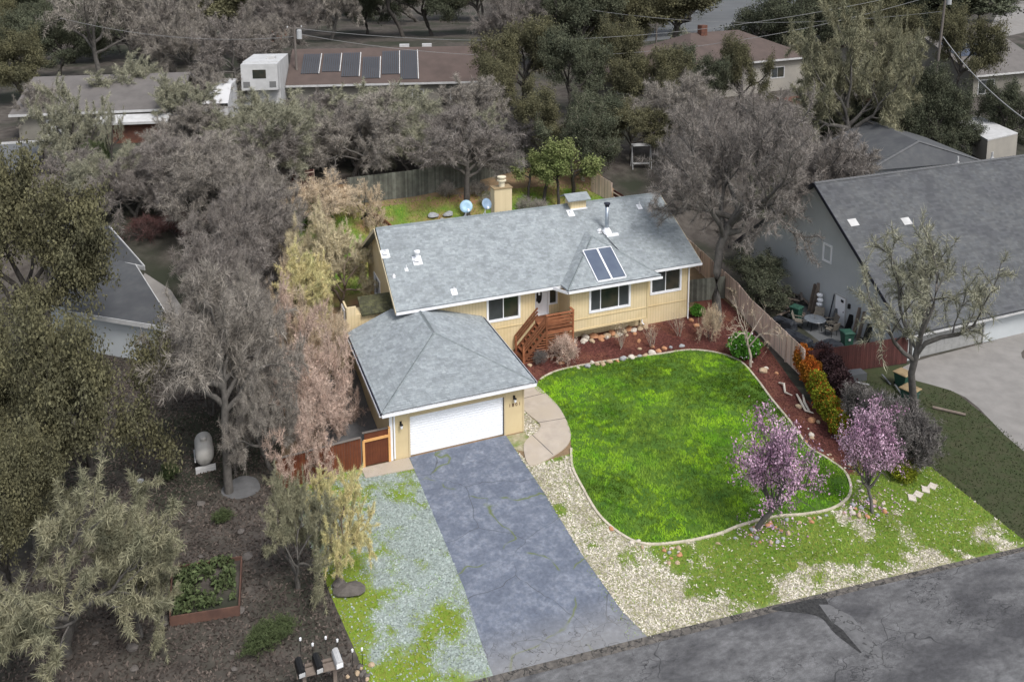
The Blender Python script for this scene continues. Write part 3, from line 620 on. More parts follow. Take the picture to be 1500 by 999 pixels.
for i in range(4):
    b = MB(); z0 = .02 + i * .5275; nr = 4
    prof = []
    for k in range(nr):
        za = z0 + .5275 * k / nr; zb2 = z0 + .5275 * (k + 1) / nr
        prof += [(0, za + .012), (.0, zb2 - .03), (.018, zb2 - .02), (.018, zb2 - .002)]
    prof = [(.02, z0)] + prof
    for k in range(len(prof) - 1): b.poly([(-2.44, prof[k][0], prof[k][1]), (2.44, prof[k][0], prof[k][1]), (2.44, prof[k + 1][0], prof[k + 1][1]), (-2.44, prof[k + 1][0], prof[k + 1][1])])
    b.build('door_section', 'door', gd)
gt = MB(); gt.box(-2.44, 2.44, .02, .05, -.02, .03); gt.build('weather_strip', 'tan', gd)
gf = [(-.46, -.46, GE), (7.41, -.46, GE), (3.48, GY, GR)]
gl = [(-.46, -.46, GE), (3.48, GY, GR), (3.48, 7.79, GR), (2.75, 7.79, GR - .23), (2.2, 8.95, GR - .41), (-.46, 8.6, GE)]
gr_ = [(7.41, -.46, GE), (7.41, 7.79, GE), (3.48, 7.79, GR), (3.48, GY, GR)]
rg_ = MB(); [rg_.poly(p) for p in (gf, gl, gr_)]; rgo = rg_.build('garage_roof', 'shingle', H)
shingles(gf, (1, 0, 0), 'shingle', rgo, seed=8); shingles(gl, (0, 1, 0), 'shingle', rgo, seed=9); shingles(gr_, (0, 1, 0), 'shingle', rgo, seed=10)
caps('ridge_cap', gf[0], gf[2], H); caps('ridge_cap', gf[1], gf[2], H); caps('ridge_cap', gf[2], (3.48, 7.6, GR), H)
gutter('gutter', (-.48, -.47, GE), (7.43, -.47, GE), H, (0, -1, 0)); gutter('gutter', (-.47, -.45, GE), (-.47, 8.6, GE), H, (-1, 0, 0)); gutter('gutter', (7.42, -.4, GE), (7.42, 7.7, GE), H, (1, 0, 0))
fb = MB(); fb.box(-.45, 7.4, -.45, -.43, 2.6, 2.79); fb.box(-.45, -.43, -.43, 8.5, 2.62, 2.79); fb.box(7.38, 7.4, -.43, 7.7, 2.62, 2.79); fb.poly([(-.4, -.4, 2.64), (7.35, -.4, 2.64), (7.35, 7.7, 2.64), (-.4, 8.3, 2.64)]); fb.build('garage_fascia', 'white', H)
downspout([(.05, -.5, 2.7), (.2, -.06, 2.4), (.2, -.06, .15)], H)
for x, z in ((.53, 1.84), (6.42, 1.94)):          # carriage lamps
    l = MB(); l.box(x - .05, x + .05, -.03, .01, z - .05, z + .15); l.tube([(x, -.02, z + .12), (x, -.14, z + .2), (x, -.18, z + .1)], .015, 6); l.lathe([(.0, .12), (.09, .06), (.09, .04)], (x, -.18, z), 8); lm = l.build('wall_lamp', 'black', H)
    l = MB(); l.lathe([(.07, .05), (.06, -.12), (.03, -.15), (0, -.15)], (x, -.18, z), 8); l.build('lamp_glass', 'white', lm)
cu = bpy.data.curves.new('house_number', 'FONT'); cu.body = '1801'; cu.size = .24; cu.space_character = 1.5; cu.extrude = .008
co = bpy.data.objects.new('house_number', cu); me = bpy.data.meshes.new_from_object(co); nb = bpy.data.objects.new('house_number', me); me.materials.clear(); me.materials.append(mat('number_bronze', (.12, .05, .03), None))
nb.location = (6.13, -.012, 1.5); nb.rotation_euler = (math.pi / 2, 0, 0); link(nb, H); bpy.data.objects.remove(co)
# entry of the left wing
b = MB(); b.box(.2, 2.58, 9.3, 10.3, 0, 3.5); b.box(-.35, .2, 9.3, 9.42, 0, 4.0); b.box(-.35, -.25, 9.42, 10.6, 0, 3.9); b.build('side_entry_wall', 'siding', H)
sr = [(.5, 9.1, 3.5), (2.55, 9.1, 3.5), (2.55, 10.4, 4.1), (.5, 10.4, 4.1)]; srr = slab(sr, .08, 'side_roof', 'mossroof', H); shingles(sr, (1, 0, 0), 'mossroof', srr, seed=12)
b = MB(); b.box(-.42, -.36, 9.7, 10.7, 1.5, 3.7); sd = b.build('side_door', 'white', H); b = MB(); b.box(-.44, -.43, 9.85, 10.55, 1.7, 3.5); b.build('pane', 'glass', sd)
# chimney, flue, vents, dishes, vent box
ch = MB(); ch.box(10.4, 11.65, 13.6, 14.35, 5, 8.7); cho = ch.build('chimney', mat('chimney_cream', (.6, .5, .32), (.52, .43, .27), 1, .85, stretch=(4, 4, .2)), H)
ch = MB(); ch.box(10.35, 11.7, 13.55, 14.4, 8.7, 8.76); ch.build('cap_slab', 'tan', cho)
ch = MB(); ch.lathe([(.0, .75), (.3, .7), (.3, .64), (.17, .6), (.17, .5), (.31, .47), (.31, .4), (.2, .36), (.2, 0)], (11.05, 13.95, 8.76), 14); ch.build('chimney_cap', mat('cap_cream', (.62, .56, .42), None), cho)
fl = MB(); fl.tube([(17.1, 10.3, 5.9), (17.1, 10.3, 7.75)], .13, 12); flo = fl.build('flue', 'alu', H, True)
fl = MB(); fl.lathe([(.0, .28), (.2, .26), (.22, .2), (.2, .15), (.14, .12), (.14, 0)], (17.1, 10.3, 7.72), 12); fl.build('flue_cap', 'dark', flo)
fl = MB(); fl.lathe([(.14, .35), (.3, .12), (.34, -.05)], (17.1, 10.3, 5.95), 12); fl.box(16.9, 17.8, 9.9, 10.6, 5.75, 5.9); fl.build('flashing', 'white', flo)
def vent(x, y, h, r, base=.28, cap=False):
    z = zM(y); v = MB(); v.tube([(x, y, z - .05), (x, y, z + h)], r, 8)
    v.poly([(x - base / 2, y - base * .6, zM(y - base * .6) + .035), (x + base / 2, y - base * .6, zM(y - base * .6) + .035), (x + base / 2, y + base * .5, zM(y + base * .5) + .035), (x - base / 2, y + base * .5, zM(y + base * .5) + .035)])
    v.lathe([(r * 2.2, .05), (r * 1.05, .22)], (x, y, z), 8)
    if cap: v.lathe([(0, h + .12), (r * 1.6, h + .06), (r * 1.6, h - .05), (r, h - .08)], (x, y, z), 10)
    v.build('roof_vent', 'white', H)
vent(4.15, 10.2, .55, .12, .55, True); vent(3.35, 9.7, .3, .025, .2); vent(2.35, 10.9, .12, .1, .5); vent(2.5, 9.35, .1, .05, .16); vent(5.75, 7.9, .3, .03, .36)
vent(20.4, 11.8, .35, .04, .36); vent(15.25, 12.0, .25, .05, .45); vent(16.6, 10.4, .15, .07, .25)
cd = MB(); cd.tube([(16.6, 10.4, 6.2), (17.3, 8.6, 5.05), (17.3, 8.45, 4.95)], .025, 5); cd.build('conduit', 'dark', H)
b = MB(); b.box(15.35, 16.5, 12.2, 13.1, 6.6, 7.85); vb = b.build('vent_box', 'siding', H)
p = [(15.05, 11.95, 7.82), (16.75, 11.95, 7.82), (16.75, 12.65, 8.15), (15.05, 12.65, 8.15)]; q = [(15.05, 12.65, 8.15), (16.75, 12.65, 8.15), (16.75, 13.35, 7.82), (15.05, 13.35, 7.82)]
vr = slab(p, .06, 'vent_box_roof', 'shingle', vb); slab(q, .06, 'vent_box_roof', 'shingle', vb)
b = MB(); b.box(15.3, 16.55, 12.12, 12.2, 7.1, 7.2); b.build('sill', 'white', vb)
for k, (x, r, tx) in enumerate(((8.3, .42, -.35), (9.65, .38, .3))):     # dishes stand on the rear slope
    dsh = empty('dish', (x, 13.35, 7.05), parent=H); m = MB(); m.tube([(0, 0, -.1), (0, 0, .6)], .03, 6); m.tube([(-.3, -.1, 0), (0, 0, .35)], .02, 5); m.build('mast', 'white', dsh)
    m = MB(); m.lathe([(0, .0), (r * .5, .03), (r, .12), (r, .13), (r * .5, .05), (0, .02)], n=18); m.xf(Matrix.Translation((0, -.12, .85)) @ Matrix.Rotation(R(62), 4, 'X') @ Matrix.Rotation(tx, 4, 'Y')); m.build('reflector', mat('dish_%s' % ('blue', 'slate')[k], ((.32, .48, .6), (.2, .28, .38))[k], None, rough=.4), dsh, True)
    m = MB(); m.tube([(0, -.1, .5), (0, -.55, .75)], .015, 5); m.box(-.06, .06, -.62, -.5, .7, .82); m.build('feed_arm', 'white', dsh)
# solar thermal panels on the bay roof
for x0 in (14.5, 15.52):
    sp = empty('solar_panel', (x0, 6.5, zb_(6.5)), parent=H); sl_ = .588
    def S(u, y, d): return (u, y, sl_ * y + d)
    m = MB(); L_ = 2.1; Wd = .96
    m.poly([S(.04, .04, .11), S(Wd - .04, .04, .11), S(Wd - .04, L_ - .04, .11), S(.04, L_ - .04, .11)]); m.build('collector_glass', 'solar', sp)
    m = MB()
    for a, b2 in ((S(0, 0, .08), S(Wd, 0, .08)), (S(0, L_, .08), S(Wd, L_, .08)), (S(0, 0, .08), S(0, L_, .08)), (S(Wd, 0, .08), S(Wd, L_, .08))): m.bar(a, b2, .05, .09)
    m.build('frame', 'white', sp)
# ------------------------------------------------------------------ redwood porch
PO = empty('porch', (11.8, 6.3, 0), label='dark redwood entry porch with slatted skirt and stairs down to the garage side', cat='porch'); PO.location = (0, 0, 0)
def brd(name, x0, x1, y0, y1, z0, z1, m='redwood', par=PO):
    b = MB(); b.box(x0, x1, y0, y1, z0, z1); o = b.build(name, m, par); a = o.data.attributes.new('rnd', 'FLOAT', 'FACE'); a.data.foreach_set('value', [random.random()] * 6); return o
random.seed(4)
for i in range(14): brd('deck_board', 10.9, 12.78, 6.32 + i * .152, 6.32 + i * .152 + .143, 1.84, 1.88)
FR = 6.3
for x, y in ((11.0, FR), (12.75, FR)): brd('post', x - .05, x + .05, y - .05, y + .05, 0, 2.85)
brd('post', 9.45, 9.56, FR - .05, FR + .06, 0, 1.25); brd('post', 9.45, 9.56, 7.5, 7.6, 0, 1.25)
brd('top_rail', 10.95, 12.8, FR - .08, FR + .08, 2.85, 2.9)
for z in (2.0, 2.2, 2.4, 2.6): brd('rail_board', 11.05, 12.7, FR - .02, FR + .02, z, z + .14)
brd('top_rail', 12.7, 12.85, FR, 6.8, 2.9, 2.94)
for z in (2.1, 2.35, 2.6): brd('rail_board', 12.74, 12.78, FR + .05, 6.79, z, z + .12)
brd('fascia_board', 10.95, 12.8, FR - .03, FR + .01, 1.66, 1.84)
for z in np.arange(.12, 1.62, .155):
    x0 = 11.0 - max(0, (1.62 - z)) * .95; brd('skirt_slat', x0, 12.75, FR - .02, FR + .0, z, z + .07)
b = MB(); b.box(9.7, 12.7, 6.6, 6.62, .0, 1.2); 
for k in range(7):
    z = 1.88 - (k + 1) * .225; x = 11.0 - k * .22; brd('tread', x - .24, x, FR + .05, 7.68, z - .04, z)
for y in (FR, 7.66):
    for dz, nm, wd in ((.95, 'stair_rail', .12), (.72, 'stair_rail', .09), (.5, 'stair_rail', .09), (.0, 'stringer', .2)):
        b = MB(); b.bar((11.0, y, 1.85 + dz), (9.5, y, .28 + dz), .06 if dz < .9 else .14, wd if dz < .9 else .05); o = b.build(nm, 'redwood', PO)
def U(u, v, z):
    d = ray(u, v); return CAM + d * ((z - CZ) / d.z)
def UX(u, v, x):
    d = ray(u, v); return CAM + d * ((x - CX) / d.x)
# ------------------------------------------------------------------ fences
def fence(label, pts, h, m, seed, panel=2.4, bw=.14, post=True, rail_side=0, group=None, postm=None, cap=False):
    rg = random.Random(seed); pts = [Vector(p[:2]) for p in pts]; root = empty('fence', (pts[0].x, pts[0].y, T(pts[0].y)), label=label, cat='fence', group=group)
    o0 = Vector((pts[0].x, pts[0].y, T(pts[0].y)))
    for a, b in zip(pts[:-1], pts[1:]):
        n = max(1, round((b - a).length / panel))
        for i in range(n):
            p = a.lerp(b, i / n); q = a.lerp(b, (i + 1) / n); d = (q - p).normalized(); s = Vector((-d.y, d.x)); L_ = (q - p).length
            mb = MB(); A = []; x = .0; hh = h + rg.uniform(-.03, .03)
            while x < L_ - .02:
                w_ = min(bw * rg.uniform(.93, 1.05), L_ - x); c0 = p + d * (x + .004); c1 = p + d * (x + w_ - .006); z = T(c0.y) + .03; off = rg.uniform(-.006, .006); t0 = s * (.0 + off); t1 = s * (.02 + off); k = len(mb.v); zt = z + hh + rg.uniform(-.015, .015)
                for zz in (z, zt):
                    for c in (c0 + t0, c1 + t0, c1 + t1, c0 + t1): mb.v.append(tuple(Vector((c.x, c.y, zz)) - o0))
                mb.f += [tuple(k + j for j in g) for g in ((4, 5, 6, 7), (0, 1, 5, 4), (1, 2, 6, 5), (2, 3, 7, 6), (3, 0, 4, 7))]; A += [rg.random()] * 5; x += w_
            o = mb.build('fence_panel', m, root); at = o.data.attributes.new('rnd', 'FLOAT', 'FACE'); at.data.foreach_set('value', A); o['kind'] = 'stuff'
            if rail_side:
                for zz in (.35, h * .55, h - .2):
                    r_ = MB(); c0 = p + s * rail_side * .05; c1 = q + s * rail_side * .05; r_.bar(Vector((c0.x, c0.y, T(c0.y) + zz)) - o0, Vector((c1.x, c1.y, T(c1.y) + zz)) - o0, .04, .09); r_.build('rail', postm or m, root)
            if cap:
                r_ = MB(); r_.bar(Vector((p.x, p.y, T(p.y) + h + .05)) - o0, Vector((q.x, q.y, T(q.y) + h + .05)) - o0, .13, .035); r_.build('cap_rail', postm or m, root)
            for e, c in ((0, p),) + (((1, q),) if i == n - 1 else ()):
                if post:
                    c = c + s * .06; r_ = MB(); r_.box(c.x - .045 - o0.x, c.x + .045 - o0.x, c.y - .045 - o0.y, c.y + .045 - o0.y, T(c.y) - o0.z, T(c.y) + h - .02 - o0.z); r_.build('fence_post', postm or m, root)
    return root
f1 = [(23.85, -1.2), (25.2, 5.0), (26.1, 9.6), (27.4, 15.9), (27.9, 19.5)]
fence('pale weathered plank fence between the cream house bed and the grey neighbour house', f1, 1.8, 'fence', 5)
a_, b_ = G(866, 252, 1.8), G(926, 286, 1.8)
fence('short brown plank fence on the slope behind the right end of the roof', [a_, ((a_ + b_) / 2)], 1.8, 'fence', 6)
fence('dark red fence section with pale rails behind the right end of the roof', [(a_ + b_) / 2 + Vector((.1, -.2, 0)), b_], 1.3, 'redfence', 7, rail_side=-1, postm='fence')
fence('grey green weathered back fence above the rear lawn', [(3.5, 29.8), (9, 29.9), (15.2, 30.6)], 2.3, 'fencegrey', 8)
fence('dark back fence under the oak crowns at the rear right of the lot', [(15.4, 31.2), (21, 32.5), (27, 33.6)], 2.0, 'fencegrey', 9)
fence('grey picket gate fence right of the house downspout', [(22.05, 9.7), (24.4, 9.5), (25.9, 9.3)], 1.65, 'fencegrey', 10, 1.2)
fence('reddish fence behind the house at the far left corner of the lot', [(-1.3, 32.6), (1.2, 32.9)], 1.7, 'redfence', 11, rail_side=-1, postm='fence')
fence('dull red fence between the two front yards beside the patio', [(24.2, -1.15), (30.8, -1.95)], 1.65, 'redfence', 12, 2.2)
fence('brown board fence left of the garage gate', [(-5.4, -.25), (-1.42, .0)], 1.55, 'gatebrown', 13, 2, cap=True, postm='pole')
gt = empty('garden_gate', (-1.35, 0, 0), label='brown gate with new orange lumber posts beside the garage corner', cat='gate')
for k in range(9):
    b = MB(); b.box(.1 + k * .127, .1 + k * .127 + .121, 0, .03, .08, 1.35); o = b.build('gate_board', 'gatebrown', gt)
b = MB(); b.box(.1, 1.26, -.005, .025, 1.42, 1.78); b.build('upper_board', 'gatebrown', gt)
b = MB(); b.box(0, .11, -.05, .05, 0, 1.36); b.build('gate_post', 'newwood', gt); b = MB(); b.box(1.25, 1.36, -.06, .06, 0, 1.85); b.build('gate_post', 'newwood', gt)
b = MB(); b.bar((.05, -.03, 1.38), (1.26, -.03, 1.4), .05, .12); b.build('gate_rail', 'newwood', gt); b = MB(); b.bar((0, 0, 1.8), (1.3, 0, 1.8), .12, .03); b.build('gate_cap', 'pole', gt)
# retaining edging of the rear terrace
P = spline([tuple(G(545, 318)[:2]), tuple(G(565, 330)[:2]), (7.5, 22.6), (9.5, 21.2)], 6, False)
rw = MB(); 
for a, b in zip(P[:-1], P[1:]): rw.bar((*a, T(a[1]) + .15), (*b, T(b[1]) + .15), .12, .5)
rw.build('retaining_edge', 'redwood', label='curved brown timber retaining edge on the slope behind the left roof end', cat='retaining wall')

# ------------------------------------------------------------------ grey neighbour house on the right
N = empty('neighbor_house', (36, 6, 0), label='grey stucco neighbour house with a steep charcoal shingle roof', cat='house'); N.location = (0, 0, 0)
NX = 30.9; yf, yr_, ybk = -1.72, 6.2, 14.6; zn = lambda y: 1.93 + (9.0 - 1.93) / (6.2 + 2.15) * (y + 2.15) if y < 6.2 else 9.0 - .84 * (y - 6.2)
wb = MB(); wdz = UX(1212, 372, NX); dA, dB = UX(1222, 463, NX), UX(1241, 475, NX)
wb.poly([(NX, yf, -.05), (NX, ybk, -.05), (NX, ybk, zn(ybk) - .1), (NX, 6.2, 8.85), (NX, yf, zn(yf) - .06)])
wall(NX, 56, -.05, 2.2, [(32.1, 37.3, 0, 1.85)], lambda x, z: (x, yf, z), wb); wb.build('wall', 'nbwall', N)
fr = [(30.45, -2.15, 1.93), (58, -2.15, 1.93), (58, 6.2, 9.0), (30.45, 6.2, 9.0)]; bk = [(30.45, 6.2, 9.0), (58, 6.2, 9.0), (58, 15.2, zn(15.2)), (30.45, 15.2, zn(15.2))]
r1 = slab(fr, .15, 'roof', 'shingle_nb', N); shingles(fr, (1, 0, 0), 'shingle_nb', r1, course=.17, tab=.34, seed=21)
slab(bk, .15, 'roof', 'shingle_nb', N); caps('ridge_cap', (30.5, 6.2, 9.0), (57, 6.2, 9.0), N, .3, .3, m_='ridgecap_nb')
b = MB(); b.bar((30.43, -2.15, 1.86), (30.43, 6.2, 8.93), .04, .22); b.build('barge_board', 'dark', N); b = MB(); b.bar((30.43, 6.2, 8.93), (30.43, 15.2, zn(15.2) - .07), .04, .22); b.build('barge_board', 'dark', N)
gutter('gutter', (30.4, -2.17, 1.9), (56, -2.17, 1.9), N, (0, -1, 0), m='nbtrim'); downspout([(31.0, -2.1, 1.8), (31.05, -1.78, 1.6), (31.05, -1.78, .1)], N, 'nbtrim')
NBD = mat('dull_garage_door', (.3, .3, .295), (.25, .25, .245), 3, .7)
gd2 = empty('garage_door', (34.7, yf + .06, 0), parent=N)
for i in range(4):
    b = MB(); b.box(-2.6, 2.6, 0, .03, .01 + i * .46, .455 + i * .46)
    for k in range(8): b.box(-2.5 + k * .64, -1.98 + k * .64, -.012, 0, .08 + i * .46, .38 + i * .46)
    b.build('door_section', NBD, gd2)
b = MB(); b.box(31.98, 32.08, yf - .03, yf + .05, 0, 1.95); b.build('door_trim', 'nbtrim', N); b = MB(); b.box(37.32, 37.42, yf - .03, yf + .05, 0, 1.95); b.build('door_trim', 'nbtrim', N)
window(N, wdz.y - .3, wdz.y + .3, wdz.z - .45, wdz.z + .55, lambda u, z, d: (NX - d, u, z), [.5], .14, 'white')
dc = UX(1232, 442, NX).y; ds = empty('side_door', (NX, dc, 0), parent=N)
b = MB(); b.box(-.05, -.01, -.43, .43, .05, 1.95); b.build('door_leaf', 'white', ds); b = MB(); b.box(-.07, -.005, -.52, -.43, .02, 2.02); b.box(-.07, -.005, .43, .52, .02, 2.02); b.box(-.07, -.005, -.43, .43, 1.95, 2.03); b.build('door_casing', 'white' if 0 else 'nbtrim', ds)
b = MB(); b.box(-.07, -.05, -.28, -.05, 1.6, 1.78); b.build('door_sign', 'black', ds); b = MB(); b.tube([(-.05, -.33, 1.0), (-.12, -.33, 1.0)], .03, 6); b.build('handle', 'black', ds)
b = MB(); b.box(-.14, 0, -.85, -.72, 1.45, 1.75); b.build('porch_light', 'black', ds)
for (u, v) in ((1250, 327), (1328, 325), (1372, 0)):
    if v:
        p = None; d_ = ray(u, v); n_ = Vector((0, -(9.0 - 1.93), 8.35)).normalized(); q_ = Vector((30.45, -2.15, 1.93)); t = (q_ - CAM).dot(n_) / d_.dot(n_); p = CAM + d_ * t
        b = MB(); b.poly([p + Vector((-.35, -.2, -.12)), p + Vector((.35, -.2, -.12)), p + Vector((.35, .2, .22)), p + Vector((-.35, .2, .22))]); b.build('skylight_vent', 'nbtrim', N)
for x in (44, 47.5, 52.2, 56): b = MB(); b.tube([(x, 6.6, 8.5), (x, 6.6, 9.4)], .07, 7); b.lathe([(.18, .0), (.08, .25)], (x, 6.6, 8.8), 8); b.build('roof_vent', 'nbtrim', N)
A, B, Pk = U(1268, 251, 5.6), U(1440, 236, 5.6), U(1345, 207, 7.4); bkv = Vector((3, 9, 0))
b = MB(); b.poly([A, B, Pk]); b.poly([B, B + bkv, Pk + bkv, Pk]); b.poly([A, Pk, Pk + bkv, A + bkv]); wr = b.build('wing_roof', 'shingle_nb', N)
caps('ridge_cap', A, Pk, N, .3, .4, m_='ridgecap_nb'); caps('ridge_cap', B, Pk, N, .3, .4, m_='ridgecap_nb')
b = MB(); a2 = A + Vector((.5, .6, 0)); b2 = B + Vector((-.5, .6, 0)); b.poly([(a2.x, a2.y, 0), (b2.x, b2.y, 0), (b2.x, b2.y, 5.6), (a2.x, a2.y, 5.6)]); b.poly([(a2.x, a2.y, 0), (a2.x + 3, a2.y + 8, 0), (a2.x + 3, a2.y + 8, 5.6), (a2.x, a2.y, 5.6)]); b.build('wing_wall', 'nbwall', N)

# ------------------------------------------------------------------ neighbour house on the left, seen through the oaks
LN = empty('left_house', label='grey roofed neighbour house half hidden behind the olive green oaks on the left', cat='house')
c = U(258, 482, 2.9); e = U(183, 470, 2.9); e = c + (e - c) * 2.2; s1 = U(185, 366, 4.2); s2 = s1 + (e - c)
ro = slab([e, c, s1, s2], .15, 'roof', 'greyroof_blue' if 0 else 'shingle_nb', LN)
b = MB(); b.bar(c + Vector((0, 0, -.1)), e + Vector((0, 0, -.1)), .05, .28); b.build('fascia', 'nbtrim', LN); b = MB(); b.bar(c + Vector((0, 0, -.05)), s1 + Vector((0, 0, -.05)), .05, .14); b.build('rake', 'nbtrim', LN)
inn = (s1 - c).normalized() * .6 + (e - c).normalized() * 1.1; b = MB(); w0 = c + inn; w1 = e + inn; w2 = s1 + (e - c).normalized() * 1.1
b.poly([(w0.x, w0.y, 0), (w1.x, w1.y, 0), (w1.x, w1.y, 2.95), (w0.x, w0.y, 2.95)]); b.poly([(w0.x, w0.y, 0), (w2.x, w2.y, 0), (w2.x, w2.y, 4.0), (w0.x, w0.y, 2.95)]); b.build('wall', 'nbwall', LN)
c2 = U(212, 391, 3.9); e2 = U(118, 371, 3.9); s3 = U(160, 332, 5.6); s4 = s3 + (e2 - c2) * 1.2; e2 = c2 + (e2 - c2) * 1.2
slab([e2, c2, s3, s4], .15, 'roof', 'shingle_nb', LN); b = MB(); b.bar(c2 + Vector((0, 0, -.1)), e2 + Vector((0, 0, -.1)), .05, .28); b.build('fascia', 'nbtrim', LN); b = MB(); b.bar(c2, s3, .05, .14); b.build('rake', 'nbtrim', LN)
w0 = c2 + (e2 - c2).normalized() * .9; w1 = e2; b = MB(); b.poly([(w0.x, w0.y + .5, 0), (w1.x, w1.y + .5, 0), (w1.x, w1.y + .5, 3.9), (w0.x, w0.y + .5, 3.9)]); b.build('wall', 'nbwall', LN)
drape('dirt_patch', [tuple(G(u, v)[:2]) for u, v in ((212, 400), (250, 425), (300, 488), (232, 496), (245, 470), (200, 420))], .006, 'tarpsoil' if 0 else 'fargrey' if 0 else 'nbdrive')

# ------------------------------------------------------------------ houses further back
def far_house(uvA, uvB, eh, deep, rise, roofm, wallm, label, wins=(), hip=0., fascia='nbtrim', chim=None, base=None):
    A = G(*uvA, eh); B = G(*uvB, eh); zg = min(A.z, B.z) - eh - .3; ze = (A.z + B.z) / 2; L_ = (B - A).to_2d().length; rz = math.atan2(B.y - A.y, B.x - A.x)
    root = empty('house', (A.x, A.y, zg), rz, label, 'house'); h = ze - zg; hp = hip
    f = [(0, 0, h), (L_, 0, h), (L_ - hp, deep / 2, h + rise), (hp, deep / 2, h + rise)]; bk = [(hp, deep / 2, h + rise), (L_ - hp, deep / 2, h + rise), (L_, deep, h), (0, deep, h)]
    r = slab(f, .2, 'roof', roofm, root); slab(bk, .2, 'roof', roofm, root)
    if hip: slab([(L_, 0, h), (L_, deep, h), (L_ - hp, deep / 2, h + rise)], .2, 'roof', roofm, root); slab([(0, 0, h), (hp, deep / 2, h + rise), (0, deep, h)], .2, 'roof', roofm, root)
    w_ = MB(); o = .6; wall(o, L_ - o, 0, h - .02, [(a, b, c, d) for a, b, c, d in wins], lambda u, z: (u, o, z), w_)
    w_.poly([(o, o, 0), (o, deep - o, 0), (o, deep - o, h), (o, deep / 2, h + (0 if hip else rise - .2)), (o, o, h)]); w_.poly([(L_ - o, o, 0), (L_ - o, deep - o, 0), (L_ - o, deep - o, h), (L_ - o, deep / 2, h + (0 if hip else rise - .2)), (L_ - o, o, h)]); w_.build('wall', wallm, root)
    for a, b, c, d in wins: window(root, a, b, c, d, lambda u, z, k: (u, o - k, z), [.5] if b - a > .9 else [], .12, 'nbtrim')
    m_ = MB(); m_.bar((0, -.02, h - .1), (L_, -.02, h - .1), .04, .24); m_.build('fascia', fascia, root)
    if chim: m_ = MB(); m_.box(chim - .5, chim + .5, deep * .5 - .9, deep * .5 - .1, h, h + rise + 1); m_.build('chimney', 'brick', root)
    return root, L_, h
root, L_, h = far_house((418, 124), (760, 120), 2.7, 14, 3.4, 'brownroof', 'beigewall', 'long low house with a plain brown roof and six ribbed pool heating panels', [(L, L + 1.2, 1., 2.2) for L in (11, 14.5, 19, 23)])
ns = 3.4 / 7
for k, (x, y0, y1) in enumerate(((1.5, 2.0, 5.8), (3.9, 2.3, 5.8), (6.2, 1.3, 5.9), (8.6, .9, 5.), (10.9, 1.6, 6.1), (13.1, .6, 6.2))):
    sp = empty('pool_panel', (x, y0, h + y0 * ns), parent=root); g = MB()
    for j in range(8): g.bar((.12 + j * .25, 0, .08), (.12 + j * .25, y1 - y0, .08 + (y1 - y0) * ns), .19, .05)
    o = g.build('absorber_tubes', mat('pool_panel_%d' % k, (.055, .06, .07), None, rough=.7), sp); o['kind'] = 'stuff'
    g = MB(); g.bar((2.1, -.1, .1), (2.1, y1 - y0 + .1, .1 + (y1 - y0) * ns), .1, .08); g.build('header_pipe', 'nbtrim', sp)
for x, y in ((13.6, 7.6), (16.4, 7.7)): g = MB(); g.box(x - .6, x + .6, y - .4, y + .4, h + 3, h + 3.7); g.build('roof_unit', 'nbtrim', root)
far_house((12, 168), (262, 160), 2.7, 15, 2.6, 'greyroof', 'beigewall', 'long pale grey roofed house behind bare trees at the upper left', [(3.2, 4.6, .9, 2.2), (9, 10.3, 1, 2.2), (15, 16.2, 1, 2.2)])
far_house((135, 181), (245, 178), 2.2, 3, .5, 'nbtrim', 'brick', 'low white patio roof with brick wall in front of the pale grey roofed house', [])
far_house((870, 110), (1050, 118), 2.7, 14, 3., 'brownroof', 'beigewall', 'brown roofed house wing behind the oaks right of centre', [(3, 4.2, 1, 2.2), (9, 10, 1, 2)])
far_house((1010, 100), (1193, 82), 4.3, 15, 3.2, 'brownroof', 'beigewall_l', 'off white stucco house with brown hipped roof and brick chimney', [(5, 6.4, 1.9, 3.4), (14.2, 16.4, 2.2, 3.5)], 6.5, chim=8) if 'beigewall_l' in M else None
M['beigewall_l'] = mat('off_white_wall', (.31, .29, .255), (.26, .245, .22), .5, .9)
far_house((1010, 100), (1193, 82), 4.3, 15, 3.2, 'brownroof', 'beigewall_l', 'off white stucco house with brown hipped roof and brick chimney', [(5, 6.4, 1.9, 3.4), (14.2, 16.4, 2.2, 3.5)], 6.5, chim=8)
far_house((1322, 90), (1385, 84), 3.2, 14, 2.2, 'brownroof', 'beigewall_l', 'small off white gabled house just left of the leaning utility pole', [(2.2, 3.3, 1.2, 2.3)])
r_, L2, h2 = far_house((1428, 112), (1540, 101), 3., 16, 4.2, 'greyroof', 'beigewall', 'grey roofed house with solar panels at the right edge behind the leaning pole', [(1.6, 4.4, .8, 2.5)])
for i in range(4):
    for j in range(2): g = MB(); x = 1.2 + i * 1.75; y = 3.6 + j * 1.55; s = 4.2 / 8; g.v = [(x, y, h2 + y * s + .08), (x + 1.6, y, h2 + y * s + .08), (x + 1.6, y + 1.4, h2 + (y + 1.4) * s + .08), (x, y + 1.4, h2 + (y + 1.4) * s + .08)]; g.f = [(0, 1, 2, 3)]; g.build('solar_panel', mat('pv_%d%d' % (i, j), (.04, .05, .075), None, rough=.3), r_)
far_house((205, 52), (262, 52), 2.6, 10, 2., 'greyroof', 'brick', 'small house with a white window behind tall trees at the upper left', [(1.5, 4, 1., 2)])
